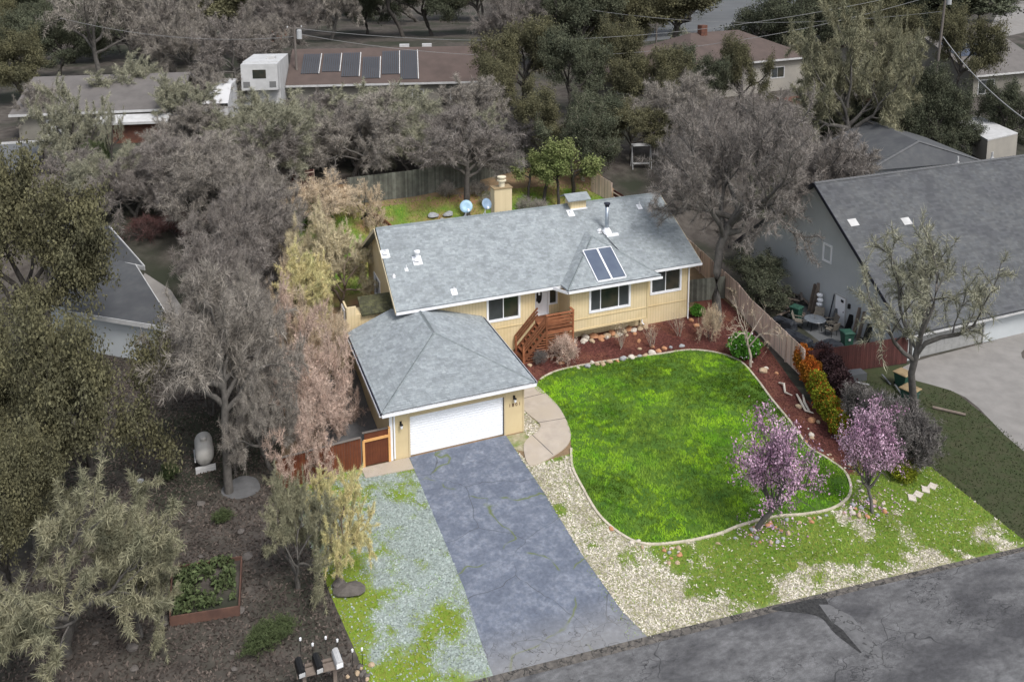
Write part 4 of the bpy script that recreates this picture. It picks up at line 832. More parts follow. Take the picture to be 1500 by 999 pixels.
# carport, shed, trailers
def obb(name, uvs, z, th, m, parent=None, **t): return slab([U(u, v, z) for u, v in uvs], th, name, m, parent)
cp = empty('carport', label='flat grey carport roof with white fascia at the left edge', cat='carport')
zc = T(36) + 2.6; q = [U(-60, 216, zc), U(66, 208, zc), U(50, 250, zc), U(-60, 262, zc)]; slab([q[3], q[2], q[1], q[0]], .2, 'roof', 'fargrey', cp)
b = MB(); b.bar(q[0] + Vector((0, 0, .02)), q[1] + Vector((0, 0, .02)), .1, .35); b.build('fascia', 'nbtrim', cp)
for p in (q[1], q[2], q[0].lerp(q[1], .4)): b = MB(); b.tube([p - Vector((.2, 0, 3.4)), p - Vector((.2, 0, .1))], .09, 6); b.build('post', 'pole', cp)
sh = empty('shed', label='white flat roofed shed behind the charcoal ridge at the right edge', cat='shed')
q = [U(1447, 205, 5.4), U(1491, 195, 5.4), U(1436, 171, 5.4), U(1395, 176, 5.4)]; slab(q, .15, 'roof', 'nbtrim', sh); b = MB()
for i in range(4): a, c = q[i], q[(i + 1) % 4]; b.poly([(a.x, a.y, 3.), (c.x, c.y, 3.), (c.x, c.y, 5.3), (a.x, a.y, 5.3)])
b.build('wall', 'beigewall_l', sh)
g0 = G(386, 168); rv = empty('camper_trailer', g0, R(-14), 'tall white fifth wheel camper trailer parked left of the brown roofed house', 'camper'); k = depth(g0) / F
b = MB(); wv = 52 * k / 2; hv = 78 * k; b.box(-wv, wv, 0, 7, .7, hv); b.box(-wv * .98, wv * .98, -1.4, 0, hv * .5, hv * .985); b.build('body', mat('camper_white', (.5, .5, .5), (.42, .42, .42), 1, .5), rv)
b = MB(); b.box(-.7, .7, -1.43, -1.4, hv * .72, hv * .88); b.build('window', 'glass', rv); b = MB(); b.box(-wv * .9, wv * .9, -.03, 0, .75, 1.0); b.build('bumper', 'black', rv)
b = MB(); b.box(.3, 1.2, 2, 3, hv, hv + .3); b.build('roof_unit', 'nbtrim', rv)
for x in (-wv * .7, wv * .7):
    b = MB(); b.box(x - .35, x + .35, -1.425, -1.4, hv * .55, hv * .66); b.build('marker_panel', mat('panel%.1f' % x, (.15, .15, .15), None), rv)
    b = MB(); b.tube([(x - .12, 4, .45), (x + .12, 4, .45)], .45, 12); b.build('wheel', 'black', rv)
g0 = G(316, 190); tr = empty('trailer', g0, R(-14), 'white covered trailer with slanted nose standing left of the camper', 'trailer'); k = depth(g0) / F; wv = 38 * k / 2; hv = 62 * k
b = MB(); b.v = [(-wv, 0, .6), (wv, 0, .6), (wv, 0, hv * .6), (-wv, 0, hv * .6), (-wv * .2, 2.4, hv), (wv, 2.4, hv), (-wv, 6, .6), (wv, 6, .6), (-wv * .2, 6, hv), (wv, 6, hv)]
b.f = [(0, 1, 2, 3), (3, 2, 5, 4), (4, 5, 9, 8), (1, 7, 9, 5, 2), (0, 3, 4, 8, 6), (6, 8, 9, 7)]; b.build('body', mat('trailer_white', (.5, .5, .51), None, rough=.5), tr); b = MB(); b.box(-wv, wv, -.03, 0, hv * .55, hv * .62); b.build('dark_band', 'black', tr)
for x in (-wv * .8, wv * .8): b = MB(); b.tube([(x - .1, 3, .35), (x + .1, 3, .35)], .35, 12); b.build('wheel', 'black', tr)
# utility poles and wires
def pole(u, vb, vt, lean, label, arm=True, r=.14):
    p = G(u, vb); hgt = height_for(p, vt); o = empty('utility_pole', p, 0, label, 'utility pole'); b = MB(); tp = Vector((lean * hgt, 0, hgt)); b.tube([(0, 0, -.2), tp], [r * 1.2, r * .8], 10); b.build('pole', 'pole', o)
    if arm: b = MB(); a = tp * .96; b.bar(a - Vector((1, 0, 0)), a + Vector((1, 0, 0)), .1, .12); b.build('crossarm', 'pole', o); b = MB(); a = tp * .82; b.lathe([(0, 0), (.3, 0), (.3, 1.0), (.22, 1.1), (0, 1.1)], (a.x + .5, a.y - .1, a.z), 12); b.build('transformer', mat('transformer%d' % u, (.36, .37, .38), None, rough=.5), o)
    if arm:
        for x in (-.8, 0, .8): b = MB(); a = tp * .96 + Vector((x, 0, .06)); b.lathe([(.06, 0), (.09, .1), (.05, .2), (0, .22)], a, 8); b.build('insulator', 'nbtrim', o)
    return Vector(p) + tp * .96
w1 = pole(437, 150, 37, -.01, 'grey wooden utility pole with transformer behind the camper trailer')
w2 = pole(1364, 175, -30, .06, 'tall leaning utility pole with transformer near the right edge')
w3 = pole(961, 70, -30, 0, 'bare pale utility pole among the trees at top centre right', False)
def wire(a, b, sag, label, off=(0, 0, 0), r=.03):
    a = Vector(a) + Vector(off); b = Vector(b) + Vector(off); m = MB(); m.tube([a.lerp(b, t) - Vector((0, 0, sag * 4 * t * (1 - t))) for t in np.linspace(0, 1, 20)], r, 4); m.build('wire', 'wire', label=label, cat='wire', group='overhead wires')
wire(w1, w2, 3.5, 'upper power line sagging from the left pole to the leaning right pole'); wire(w1, w2, 4.8, 'lower power line sagging from the left pole to the leaning right pole', (.4, 0, -.7))
wire(w2 - Vector((0, 0, 6)), Vector((56, 8, 9.4)), 1.0, 'thick service line dropping from the leaning pole to the charcoal roof', r=.05)
wire(w2 - Vector((0, 0, 3)), w2 + Vector((-30, 30, -4)), 1.5, 'short wire running left from the leaning pole into the trees')
wire(w1 - Vector((0, 0, 1)), w1 + Vector((-26, 14, 1)), 1.2, 'wire running left from the transformer pole into the trees')
# small garden things far back
def frame_thing(u, v, label, name, cat, h=1.9, w_=1.6):
    p = G(u, v); o = empty(name, p, R(-15), label, cat); b = MB()
    for x in (-w_ / 2, w_ / 2): b = MB(); b.tube([(x, -.4, 0), (x, 0, h), (x, .4, 0)], .04, 5); b.build('frame', 'nbtrim', o)
    b = MB(); b.bar((-w_ / 2, 0, h), (w_ / 2, 0, h), .9, .06); b.build('canopy', 'nbtrim', o); b = MB(); b.bar((-w_ / 2 + .15, 0, .5), (w_ / 2 - .15, 0, .5), .4, .06); b.build('seat', 'nbtrim', o)
frame_thing(939, 247, 'white framed garden swing seat under the dark oaks', 'garden_swing', 'swing', 2.3, 1.8)
fence('dull red fence far back behind the dark green hedge', [G(1262, 152), G(1302, 160)], 1.8, 'redfence', 31)
fence('orange brown plank fence in the trees above the camper trailer', [G(394, 62), G(422, 62)], 2.4, 'redwood', 32)
b = MB(); p = G(1190, 170, 0); b.box(-2, 2, -1, 1, 1.9, 2.0); o = b.build('awning', 'nbtrim', loc=p, label='white rectangular awning in the yard right of the brown roofed house', cat='awning')
p = G(86, 212); ac = empty('air_conditioner', p, R(-12), 'white air conditioner unit by the carport at the left', 'air conditioner'); b = MB(); b.box(-.8, .8, 0, .7, .1, 1.7); b.build('case', mat('ac', (.3, .3, .3), None), ac); b = MB(); b.lathe([(.1, 0), (.5, 0), (.5, .03), (.1, .03)]); b.xf(Matrix.Translation((-.15, 0, .95)) @ Matrix.Rotation(R(90), 4, 'X')); b.build('fan_grille', 'dark', ac)
p = G(1178, 150); b = MB(); b.box(-3, 3, -1.5, 1.5, 0, .5); b.build('deck', 'brick', loc=p, label='low brick coloured deck behind the big grey bare tree', cat='deck')
# parked vehicles in the far trees
def car(u, v, rz, colm, label):
    p = G(u, v); o = empty('parked_car', p, R(rz), label, 'car'); b = MB(); b.v = []
    sec = [(-2.2, .45, .55, .8), (-2.1, .4, .85, .85), (-1.0, .35, .95, .88), (-.5, .35, 1.42, .72), (.9, .35, 1.45, .72), (1.6, .35, 1.0, .86), (2.15, .4, .9, .84), (2.25, .45, .6, .8)]
    for x, z0, z1, w_ in sec: b.v += [(x, -w_, z0), (x, w_, z0), (x, w_ * .97, z1), (x, -w_ * .97, z1)]
    for i in range(len(sec) - 1):
        for k in range(4): b.f.append((4 * i + k, 4 * i + (k + 1) % 4, 4 * i + 4 + (k + 1) % 4, 4 * i + 4 + k))
    b.f += [(0, 1, 2, 3), (28, 31, 30, 29)]; b.build('body', colm, o)
    for x in (-1.35, 1.35):
        for s in (-.82, .82): b = MB(); b.tube([(x, s - .1, .33), (x, s + .1, .33)], .33, 12); b.build('wheel', 'black', o)
    b = MB(); b.poly([(-.98, -.7, 1.0), (-.98, .7, 1.0), (-.52, .66, 1.41), (-.52, -.66, 1.41)]); b.xf(Matrix.Translation((-.02, 0, .01))); b.build('windscreen', 'glass', o)
    b = MB(); b.box(-.4, .8, -.79, -.77, 1.0, 1.36); b.build('side_window', 'glass', o)
car(895, 24, 20, mat('car_silver', (.3, .31, .32), None, rough=.3), 'silver car parked among the trees at top centre right')
car(1085, 38, 8, mat('car_dark', (.1, .1, .11), None, rough=.3), 'dark car on the far grey street at the top')

# ------------------------------------------------------------------ patio of the grey neighbour
def bin_(x, y, rz, label, lid='bin', body='bin', group=None, h=1.05, s=1.):
    o = empty('wheeled_bin', (x, y, T(y)), R(rz), label, 'bin', group); b = MB()
    def ring(w_, z): return [(-w_, -w_, z), (w_, -w_, z), (w_, w_, z), (-w_, w_, z)]
    for (w0, z0), (w1, z1) in (((.24 * s, .06), (.31 * s, h * .88)), ((.335 * s, h * .88), (.335 * s, h * .93))):
        k = len(b.v); b.v += ring(w0, z0) + ring(w1, z1); b.f += [(k, k + 1, k + 5, k + 4), (k + 1, k + 2, k + 6, k + 5), (k + 2, k + 3, k + 7, k + 6), (k + 3, k, k + 4, k + 7), (k + 4, k + 5, k + 6, k + 7)]
    b.build('body', body, o); b = MB(); w_ = .36 * s; k = 0
    b.v = ring(w_, h * .93) + ring(w_ * .97, h * .97) + ring(w_ * .75, h * 1.01); b.f = [(0, 1, 5, 4), (1, 2, 6, 5), (2, 3, 7, 6), (3, 0, 4, 7), (4, 5, 9, 8), (5, 6, 10, 9), (6, 7, 11, 10), (7, 4, 8, 11), (8, 9, 10, 11)]; b.build('lid', lid, o)
    b = MB(); b.tube([(-.25 * s, .36 * s, h * .9), (.25 * s, .36 * s, h * .9)], .02, 6); b.build('handle', 'black', o)
    for x in (-.22, .22): b = MB(); b.tube([(x - .03, .27, .13), (x + .03, .27, .13)], .13, 10); b.build('wheel', 'black', o)
p = G(1166, 470); bin_(p.x, p.y, 20, 'green wheeled bin beside the wood pile at the far end of the patio')
p = G(1240, 508); bin_(p.x, p.y, -15, 'green wheeled bin near the dull red fence with a white recycling mark'); 
b = MB(); b.box(-.07, .07, -.005, 0, .55, .68); b.build('white_mark', 'nbtrim', bpy.data.objects['wheeled_bin.001'], loc=(0, -.33, 0))
p = G(1322, 566); bin_(p.x, p.y, 10, 'green bin with flat tan board on top beside the dull red fence corner', 'tan', 'bin', s=1.15, h=.9)
p = G(1332, 590); bin_(p.x, p.y, 14, 'green bin with flat tan board on top beside the leaning tree trunk', 'tan', 'bin', s=1.2, h=.9)
p = G(1193, 482); tb_ = empty('patio_table', p, 0, 'round grey glass patio table with a pole through its centre', 'table')
b = MB(); b.lathe([(0, .72), (.66, .72), (.68, .7), (.66, .68), (0, .68)], n=24); b.build('table_top', mat('table_grey', (.16, .18, .2), (.1, .11, .13), 8, .3), tb_)
for a in range(4): b = MB(); an = a * math.pi / 2 + .4; b.tube([(.5 * math.cos(an), .5 * math.sin(an), 0), (.35 * math.cos(an), .35 * math.sin(an), .68)], .025, 6); b.build('leg', 'black', tb_)
b = MB(); b.tube([(0, 0, .7), (0, 0, 1.25)], .02, 6); b.build('umbrella_pole', 'pole', tb_)
def chair(x, y, rz, label, m='wicker'):
    o = empty('patio_chair', (x, y, T(y)), R(rz), label, 'chair', 'patio chairs round the table'); b = MB(); b.box(-.27, .27, -.27, .25, .4, .45); b.build('seat', m, o)
    b = MB(); b.v = [(-.29, .25, .42), (.29, .25, .42), (.31, .42, .95), (-.31, .42, .95), (-.29, .29, .42), (.29, .29, .42), (.31, .46, .95), (-.31, .46, .95)]; b.f = [(0, 1, 2, 3), (4, 7, 6, 5), (3, 2, 6, 7), (0, 3, 7, 4), (1, 5, 6, 2)]; b.build('backrest', m, o)
    for s in (-.28, .28): b = MB(); b.box(s - .03, s + .03, -.27, .3, .6, .64); b.build('armrest', m, o)
    for x in (-.25, .25):
        for y in (-.24, .24): b = MB(); b.tube([(x, y, 0), (x, y, .6)], .02, 5); b.build('leg', 'black', o)
for dx, dy, rz, l in ((-.75, .65, 45, 'tan patio chair on the wood pile side of the round table'), (.85, .6, -50, 'tan patio chair between the round table and the white door'), (1.0, -.35, -110, 'tan patio chair reclined between the round table and the leaning boards'), (.35, -1.1, 190, 'tan patio chair with its back to the black covers')):
    chair(p.x + dx, p.y + dy, rz, l)
def cover(u, v, sx, sy, h, rz, label, seed):
    p = G(u, v); rg = random.Random(seed); b = MB(); n = 9; P = []
    for (f_, z) in ((1.08, 0), (1.0, .35 * h), (.98, .8 * h), (.8, 1.0 * h), (0, 1.03 * h)):
        for k in range(16):
            a = 2 * math.pi * k / 16; c_, s_ = math.cos(a), math.sin(a); q = max(abs(c_), abs(s_)); b.v.append((sx * f_ * c_ / q * .9 + rg.uniform(-.04, .04), sy * f_ * s_ / q * .9 + rg.uniform(-.04, .04), z + rg.uniform(-.04, .04) * (z > 0)))
    for i in range(4):
        for k in range(16): k2 = (k + 1) % 16; b.f.append((i * 16 + k, i * 16 + k2, i * 16 + 16 + k2, i * 16 + 16 + k))
    b.build('covered_furniture', 'cover', loc=p, rz=R(rz), label=label, cat='furniture cover')
cover(1212, 522, 1.0, .6, .85, 10, 'largest black covered furniture next to the dull red fence', 1); cover(1165, 505, 1.1, .45, .7, -72, 'long black covered bundle against the weathered fence', 2); cover(1232, 520, .4, .35, .5, 0, 'small black covered heap between the bin and the red fence', 3); cover(1148, 480, .8, .4, .6, -72, 'dark covered heap at the fence with white pipe', 4)
for i, (u, v, w_, h, m, l, cat) in enumerate(((1241, 474, .5, 1.15, 'black', 'black panel leaning on the grey wall beside the white door', 'panel'), (1251, 482, .28, 1.9, 'plank', 'left one of two old planks leaning on the grey wall between black panels', 'plank'), (1258, 485, .28, 1.8, 'plank', 'right one of two old planks leaning on the grey wall between black panels', 'plank'), (1268, 492, .55, 1.2, 'black', 'black panel leaning on the grey wall nearest the red fence', 'panel'),
        (1191, 452, .3, 2.1, 'plank', 'long old plank leaning on the grey wall beside the white spiral', 'plank'), (1186, 448, .26, 1.9, 'plank', 'shorter old plank leaning on the grey wall over the wood pile', 'plank'), (1214, 460, .06, 1.9, 'dark', 'thin dark pole leaning on the grey wall left of the white door', 'pole'), (1219, 462, .3, 1.0, 'fargrey', 'grey board leaning on the grey wall left of the white door', 'board'))):
    yy = UX(u, v, NX - .5).y; b = MB(); b.bar((NX - .55, yy, .02), (NX - .06, yy + .05, h), .05, w_, (1, 0, 0)); b.build('leaning_board' if cat == 'panel' else 'leaning_' + cat, m, label=l, cat=cat)
p = Vector((NX - .45, UX(1200, 455, NX - .45).y, 0)); sp = MB(); pts = [(.12 * math.cos(t * 9), .12 * math.sin(t * 9), .1 + t * 1.5) for t in np.linspace(0, 1, 40)]
b = MB()
for k in range(5): b.lathe([(.06, 0), (.2, .1), (.2, .2), (.06, .3)], (0, .03 * (-1) ** k, .1 + k * .32), 12)
b.build('garden_ornament', 'white', loc=p, label='tall white twisted ornament standing against the grey wall', cat='ornament')
random.seed(12)
for i in range(14):
    p = G(1150 + random.uniform(-5, 28), 452 + random.uniform(-22, 14)); a = random.uniform(0, 3); b = MB(); L_ = random.uniform(.8, 1.8); b.bar((-L_ / 2, 0, .1 + i * .03), (L_ / 2, 0, .15 + i * .035), .16, .06); b.build('scrap_board', random.choice(('plank', 'pole', 'bark_dark')), loc=p, rz=a, label='old board lying in the scrap wood pile behind the patio table', cat='board', group='scrap boards in the pile')
# ------------------------------------------------------------------ left yard
tk = empty('propane_tank', (-8.4, 3.5, 0), R(2), 'white horizontal propane tank standing on blocks under bare trees', 'tank')
b = MB(); prof = [(0, -1.05), (.25, -1.0), (.38, -.85), (.42, -.65), (.42, .65), (.38, .85), (.25, 1.0), (0, 1.05)]; b.lathe(prof, n=20); b.xf(Matrix.Translation((0, 0, .62)) @ Matrix.Rotation(R(90), 4, 'X')); b.build('tank_body', 'tank', tk, True)
for y in (-.95, .6): b = MB(); b.box(-.45, .45, y - .12, y + .12, 0, .22); b.build('support', 'nbtrim', tk)
b = MB(); b.lathe([(.16, .0), (.16, .16), (.1, .22), (0, .22)], (0, 0, 1.0), 12); b.build('valve_dome', 'tank', tk); b = MB(); b.tube([(-.44, .9, .1), (-.44, -1, .6)], .03, 6); b.build('pipe', 'nbtrim', tk)
rb_ = empty('raised_bed', (-8.55, -5.6, 0), label='rectangular wooden raised garden bed full of dark leafy plants', cat='garden bed')
C4 = [(-9.79 + 8.55, -6.75 + 5.6), (-7.4 + 8.55, -7.15 + 5.6), (-7.15 + 8.55, -4.5 + 5.6), (-9.75 + 8.55, -4.1 + 5.6)]
for i in range(4):
    a, c = C4[i], C4[(i + 1) % 4]; b = MB(); b.bar((*a, .2), (*c, .2), .05, .4); b.build('bed_board', 'bedwood', rb_)
b = MB(); b.poly([(*c, .25) for c in C4]); b.build('soil', 'litter', rb_)
rg = np.random.RandomState(5)
def leafball(name, n, rx, ry, rz_, lf, m, parent=None, seed=0, loc=None, shell=.5, zc=None, attr=None, upb=0, **t):
    r = np.random.RandomState(seed); d = r.normal(size=(n, 3)); d /= np.linalg.norm(d, axis=1)[:, None]; rad = (shell + (1 - shell) * r.rand(n))[:, None]
    lump = .8 + .35 * vnoise(d[:, 0] * 2.5 + seed, d[:, 1] * 2.5 + d[:, 2] * 3, seed)[:, None]
    c = d * rad * lump * np.array([rx, ry, rz_]); c[:, 2] += zc if zc is not None else rz_; c[:, 2] = np.abs(c[:, 2])
    return leaves(name, c, lf, m, parent, r, loc, d, attr, **t)
def leaves(name, c, lf, m, parent, r, loc=None, d=None, attr=None, out=.6, **t):
    n = len(c); a = r.normal(size=(n, 3)); 
    if d is not None: a = a * (1 - out) + d * out
    a /= np.linalg.norm(a, axis=1)[:, None]; s = np.cross(a, r.normal(size=(n, 3))); s /= np.linalg.norm(s, axis=1)[:, None]; L_ = (lf * r.uniform(.6, 1.4, n))[:, None]
    V = np.stack([c - a * L_ * .5, c + s * L_ * .25, c + a * L_ * .5, c - s * L_ * .25], 1)
    return mesh_np(name, V.reshape(-1, 3), np.arange(4 * n).reshape(-1, 4), m, parent, attr=r.rand(n) if attr is None else attr, loc=loc, **t)
n = 2600; c = np.c_[rg.uniform(-1.1, 1.1, n), rg.uniform(-1.15, 1.2, n), .3 + rg.rand(n) * .35]; k = fbm(c[:, 0] * 1.4, c[:, 1] * 1.4, 4) > .42; leaves('vegetables', c[k], .17, 'leaf_veg' if 0 else 'leaf_dark_green' if 0 else 'leaf_dull', rb_, rg) if 'leaf_dull' in M else None
M['leaf_dull'] = mat('leaf_dull_green', (.06, .085, .035), (.09, .11, .05), 5, .9, rnd=.45, spec=.15)
leaves('vegetable_plants', c[k], .17, 'leaf_dull', rb_, rg)['kind'] = 'stuff'
# mailboxes
a, c = U(440, 984, 1.05), U(496, 970, 1.05); mv = c - a; stand = empty('mailbox_stand', (a.x, a.y, 0), label='weathered plank stand carrying three mailboxes by the road', cat='stand')
b = MB(); b.bar((-.1 * mv.x, -.1 * mv.y, .98), (mv.x * 1.1, mv.y * 1.1, .98), .3, .05); b.build('plank', 'plank', stand)
b = MB(); b.bar((-.1 * mv.x, -.1 * mv.y + .3, .96), (mv.x * 1.1, mv.y * 1.1 + .3, .96), .1, .05); b.build('plank', 'plank', stand)
for t_ in (.1, .9): b = MB(); b.box(mv.x * t_ - .06, mv.x * t_ + .06, mv.y * t_ + .02, mv.y * t_ + .14, 0, .95); b.build('post', 'plank', stand)
for t_, m_, l in ((.02, 'black', 'black mailbox at the left end of the plank stand'), (.48, 'black', 'black mailbox with white label in the middle of the plank stand'), (1.0, 'nbtrim', 'pale rounded mailbox at the right end of the plank stand')):
    mbx = empty('mailbox', (a.x + mv.x * t_, a.y + mv.y * t_ - .1, 1.01), R(6), l, 'mailbox', 'mailboxes on the plank stand'); b = MB(); pr = [(-.12, 0), (.12, 0), (.12, .16), (.09, .24), (0, .28), (-.09, .24), (-.12, .16)]
    b.v = [(x, -.1, z) for x, z in pr] + [(x, .5, z) for x, z in pr]; b.f = [tuple(range(7)), tuple(range(13, 6, -1))] + [(i, i + 7, (i + 1) % 7 + 7, (i + 1) % 7) for i in range(7)]; b.build('mailbox_body', m_, mbx)
    b = MB(); b.box(-.1, .1, -.12, -.1, .02, .16); b.build('mailbox_door', 'nbtrim' if m_ == 'black' else 'white', mbx); b = MB(); b.box(.12, .135, .1, .13, .1, .3); b.build('flag', 'dark', mbx)
for i, (u, v) in enumerate(((459, 968), (495, 962), (517, 977), (531, 975), (441, 960), (478, 958))):
    p = G(u, v); o = empty('path_light', p, 0, 'thin garden stake light with white cap near the mailboxes', 'path light', 'stake lights by the mailboxes'); b = MB(); b.tube([(0, 0, 0), (0, 0, .62)], .012, 5); b.build('stake', 'black', o); b = MB(); b.lathe([(.03, .6), (.04, .62), (.04, .7), (0, .73)], n=8); b.build('cap', 'white', o)
# stepping stones, driftwood
for (u, v) in ((1336, 730), (1345, 725), (1356, 718), (1366, 713)):
    p = G(u, v); b = MB(); b.box(-.22, .22, -.16, .16, 0, .06); b.build('stepping_stone', 'rock_pale', loc=p, rz=R(20 + u % 7 * 5), label='flat pale stepping stone in the grass right of the second blossom tree', cat='stepping stone', group='stepping stones in the right grass')
for pts, l in ((((1141, 563), (1148, 567), (1150, 577), (1160, 584)), 'pale curved driftwood branch lying upper left in the red mulch by the hedge'), (((1167, 580), (1172, 592), (1180, 604), (1191, 610)), 'larger pale driftwood branch lying in the red mulch beside the hedge'), (((1176, 581), (1178, 594), (1186, 606)), 'small forked driftwood piece against the larger driftwood branch')):
    b = MB(); P = [G(u, v) + Vector((0, 0, .1 + .1 * (i % 2))) for i, (u, v) in enumerate(pts)]; b.tube([tuple(q) for q in P], [.05, .07, .06, .03][:len(P)], 6); b.build('driftwood', 'rock_pale', label=l, cat='driftwood')
b = MB(); p = G(1390, 604); b.tube([p + Vector((-.5, .6, .08)), p + Vector((.5, -.6, .08))], .08, 7); b.build('log', 'plank', label='pale log lying on the dull grass beside the neighbour driveway', cat='log')
b = MB(); p = G(205, 708); b.lathe([(0, .0), (.16, .03), (.18, .08)], n=12); b.build('lid', 'nbtrim', loc=p + Vector((0, 0, .06)), label='small white round lid lying on the dark ground left of the tank', cat='lid')
for (u, v) in ((448, 574), (446, 596)):
    p = G(u, v); b = MB(); b.lathe([(.0, .3), (.35, .28), (.4, .1), (.38, 0)], n=10); b.build('bucket', mat('orange%d' % v, (.75, .36, .04), None, rough=.6), loc=p + Vector((0, 0, .9)), label='orange tub on the blue tarp seen through pink brown twigs', cat='tub', group='orange tubs behind the brown fence')
b = MB(); p = G(455, 605); b.box(-.9, .9, -.7, .7, 0, .85); b.build('tarp_heap', mat('tarp', (.12, .22, .24), (.09, .16, .18), 3, .8), loc=p, label='teal tarp covered heap behind the brown fence', cat='tarp')
# ------------------------------------------------------------------ rocks
rock_me = []
for s in range(6):
    bm = bmesh.new(); bmesh.ops.create_icosphere(bm, subdivisions=2, radius=.5); r = random.Random(s); off = [Vector((r.uniform(-1, 1), r.uniform(-1, 1), r.uniform(-1, 1))).normalized() for _ in range(7)]
    for v in bm.verts:
        for o in off:
            dd = v.co.dot(o) - .34
            if dd > 0: v.co -= o * dd * .9
        v.co.z *= .7
    me = bpy.data.meshes.new('rock'); bm.to_mesh(me); bm.free(); rock_me.append(me); me.materials.append(M['rock_tan'])
rr = random.Random(77)
def rock(x, y, s, col, label, group, flat=1.):
    o = bpy.data.objects.new('landscape_rock', rr.choice(rock_me)); link(o); o.location = (x, y, T(y) + s * .12); o.scale = (s * rr.uniform(.85, 1.25), s * rr.uniform(.7, 1.05), s * flat * rr.uniform(.75, 1.1)); o.rotation_euler = (0, 0, rr.uniform(0, 6))
    o.material_slots[0].link = 'OBJECT'; o.material_slots[0].material = M['rock_' + col]; tag(o, label, 'rock', group)
NM = dict(orange='orange', pale='pale', tan='tan', grey='grey', dull='dull grey brown')
def rocks(pts, smin, smax, where, group, cols=('orange', 'orange', 'pale', 'tan', 'pale', 'grey'), jit=0.):
    for (x, y) in pts:
        c = rr.choice(cols); s = rr.uniform(smin, smax); rock(x + rr.uniform(-jit, jit), y + rr.uniform(-jit, jit), s, c, ('%s rock ' % NM[c]) + where, '%s %s' % (NM[c], group))
top = [(848, 541, .3), (862, 539, .45), (868, 533, .3), (876, 536, .4), (884, 536, .5), (894, 533, .45), (905, 531, .35), (914, 528, .5), (926, 526, .45), (938, 524, .35), (946, 523, .4), (957, 519, .5), (966, 516, .4), (975, 513, .4), (984, 511, .3), (937, 502, .4), (938, 513, .3), (957, 510, .35), (1000, 509, .35)]
for u, v, s in top:
    p = G(u, v); c = rr.choice(('orange', 'orange', 'pale', 'tan', 'grey')); rock(p.x, p.y + .1, s * 1.05, c, '%s rock lining the mulch bed above the lawn curb' % NM[c], '%s rocks above the lawn curb' % NM[c])
rocks([(13.0 + i * .42, 7.35 + .12 * math.sin(i * 2.1)) for i in range(14)], .45, .7, 'stacked against the foundation under the bay window', 'rocks under the bay window', ('orange', 'tan', 'orange', 'pale'), .12)
rocks([(13.2 + i * .6, 7.05) for i in range(8)], .3, .45, 'in the lower row under the bay window', 'rocks in the lower row under the bay', ('tan', 'pale', 'orange'), .1)
for u, v, s, c in ((1020, 478, .5, 'orange'), (1012, 470, .4, 'orange'), (1118, 545, .6, 'tan'), (1122, 540, .3, 'pale'), (1138, 548, .3, 'orange'), (1100, 531, .25, 'pale'), (1170, 597, .4, 'tan'), (1190, 617, .5, 'orange'), (1188, 638, .35, 'pale'), (1180, 648, .3, 'orange'), (1199, 619, .3, 'tan'), (822, 533, .4, 'orange'), (803, 524, .3, 'pale'), (776, 536, .3, 'tan')):
    p = G(u, v); rock(p.x, p.y, s, c, '%s rock lying alone in the red mulch bed' % NM[c], '%s rocks lying in the red mulch' % NM[c])
pp = []
for k in range(46):
    t = rr.random(); i = int(5 * 11 + t * 5 * 14); q = LAWNS[i % len(LAWNS)]; pp.append((q[0] + (.3 if q[0] > 18 else .0) + rr.uniform(-.1, .35), q[1] - rr.uniform(.15, .6)))
rocks(pp, .12, .28, 'outside the lawn curb on the road side', 'pebbles outside the lawn curb', ('pale', 'tan', 'orange', 'grey'))
for (u, v) in ((1127, 783), (1272, 745)):
    p = G(u, v)
    for k in range(12): a = k * .52; rock(p.x + math.cos(a) * .75 + rr.uniform(-.15, .15), p.y + math.sin(a) * .5, rr.uniform(.16, .34), c := rr.choice(('pale', 'orange', 'tan', 'grey')), '%s stone in the ring at the foot of the %s blossom tree' % (NM[c], 'left' if u < 1200 else 'right'), '%s stones round the %s blossom tree' % (NM[c], 'left' if u < 1200 else 'right'))
for k in range(16): p = G(985 + rr.uniform(-14, 14), 812 + rr.uniform(-12, 16)); rock(p.x, p.y, rr.uniform(.12, .26), c := rr.choice(('pale', 'tan', 'orange')), '%s stone in the small heap below the lawn curb' % NM[c], '%s stones in the heap below the lawn' % NM[c])
for u, v, s in ((585, 284, 0), (635, 318, 1.1), (657, 316, 1.0), (648, 322, .5), (512, 868, 1.2), (498, 860, .7), (520, 862, .6)):
    if s: p = G(u, v); rock(p.x, p.y, s, 'dull' if v > 500 else 'grey', ('dark rock in the yellow bush bed left of the gravel' if v > 500 else 'large grey rock on the grass slope behind the roof'), 'rocks in the yellow bush bed' if v > 500 else 'rocks on the rear slope', .7)
for k in range(14): p = G(505 + rr.uniform(-28, 40), 985 + rr.uniform(-12, 10)); rock(p.x, p.y, rr.uniform(.15, .32), c := rr.choice(('dull', 'tan', 'dull')), '%s rock at the foot of the stake lights by the road' % NM[c], '%s rocks by the stake lights' % NM[c])
for k in range(26): p = G(rr.uniform(90, 420), rr.uniform(730, 990)); rock(p.x, p.y, rr.uniform(.2, .5), 'dull', 'dull stone lying on the dark ground left of the lot', 'stones on the dark ground', .6)
rgd = random.Random(3)
for k in range(12): p = G(1260 + rgd.uniform(-15, 70), 560 + rgd.uniform(-10, 50)); b = MB(); L_ = rgd.uniform(.5, 1.2); b.bar((-L_ / 2, 0, .1), (L_ / 2, .1, .18), .1, .05); b.build('scrap_board', rgd.choice(('plank', 'nbtrim', 'fargrey')), loc=p, rz=rgd.uniform(0, 3), label='pale scrap board lying below the dull red fence', cat='board', group='scrap boards below the red fence')
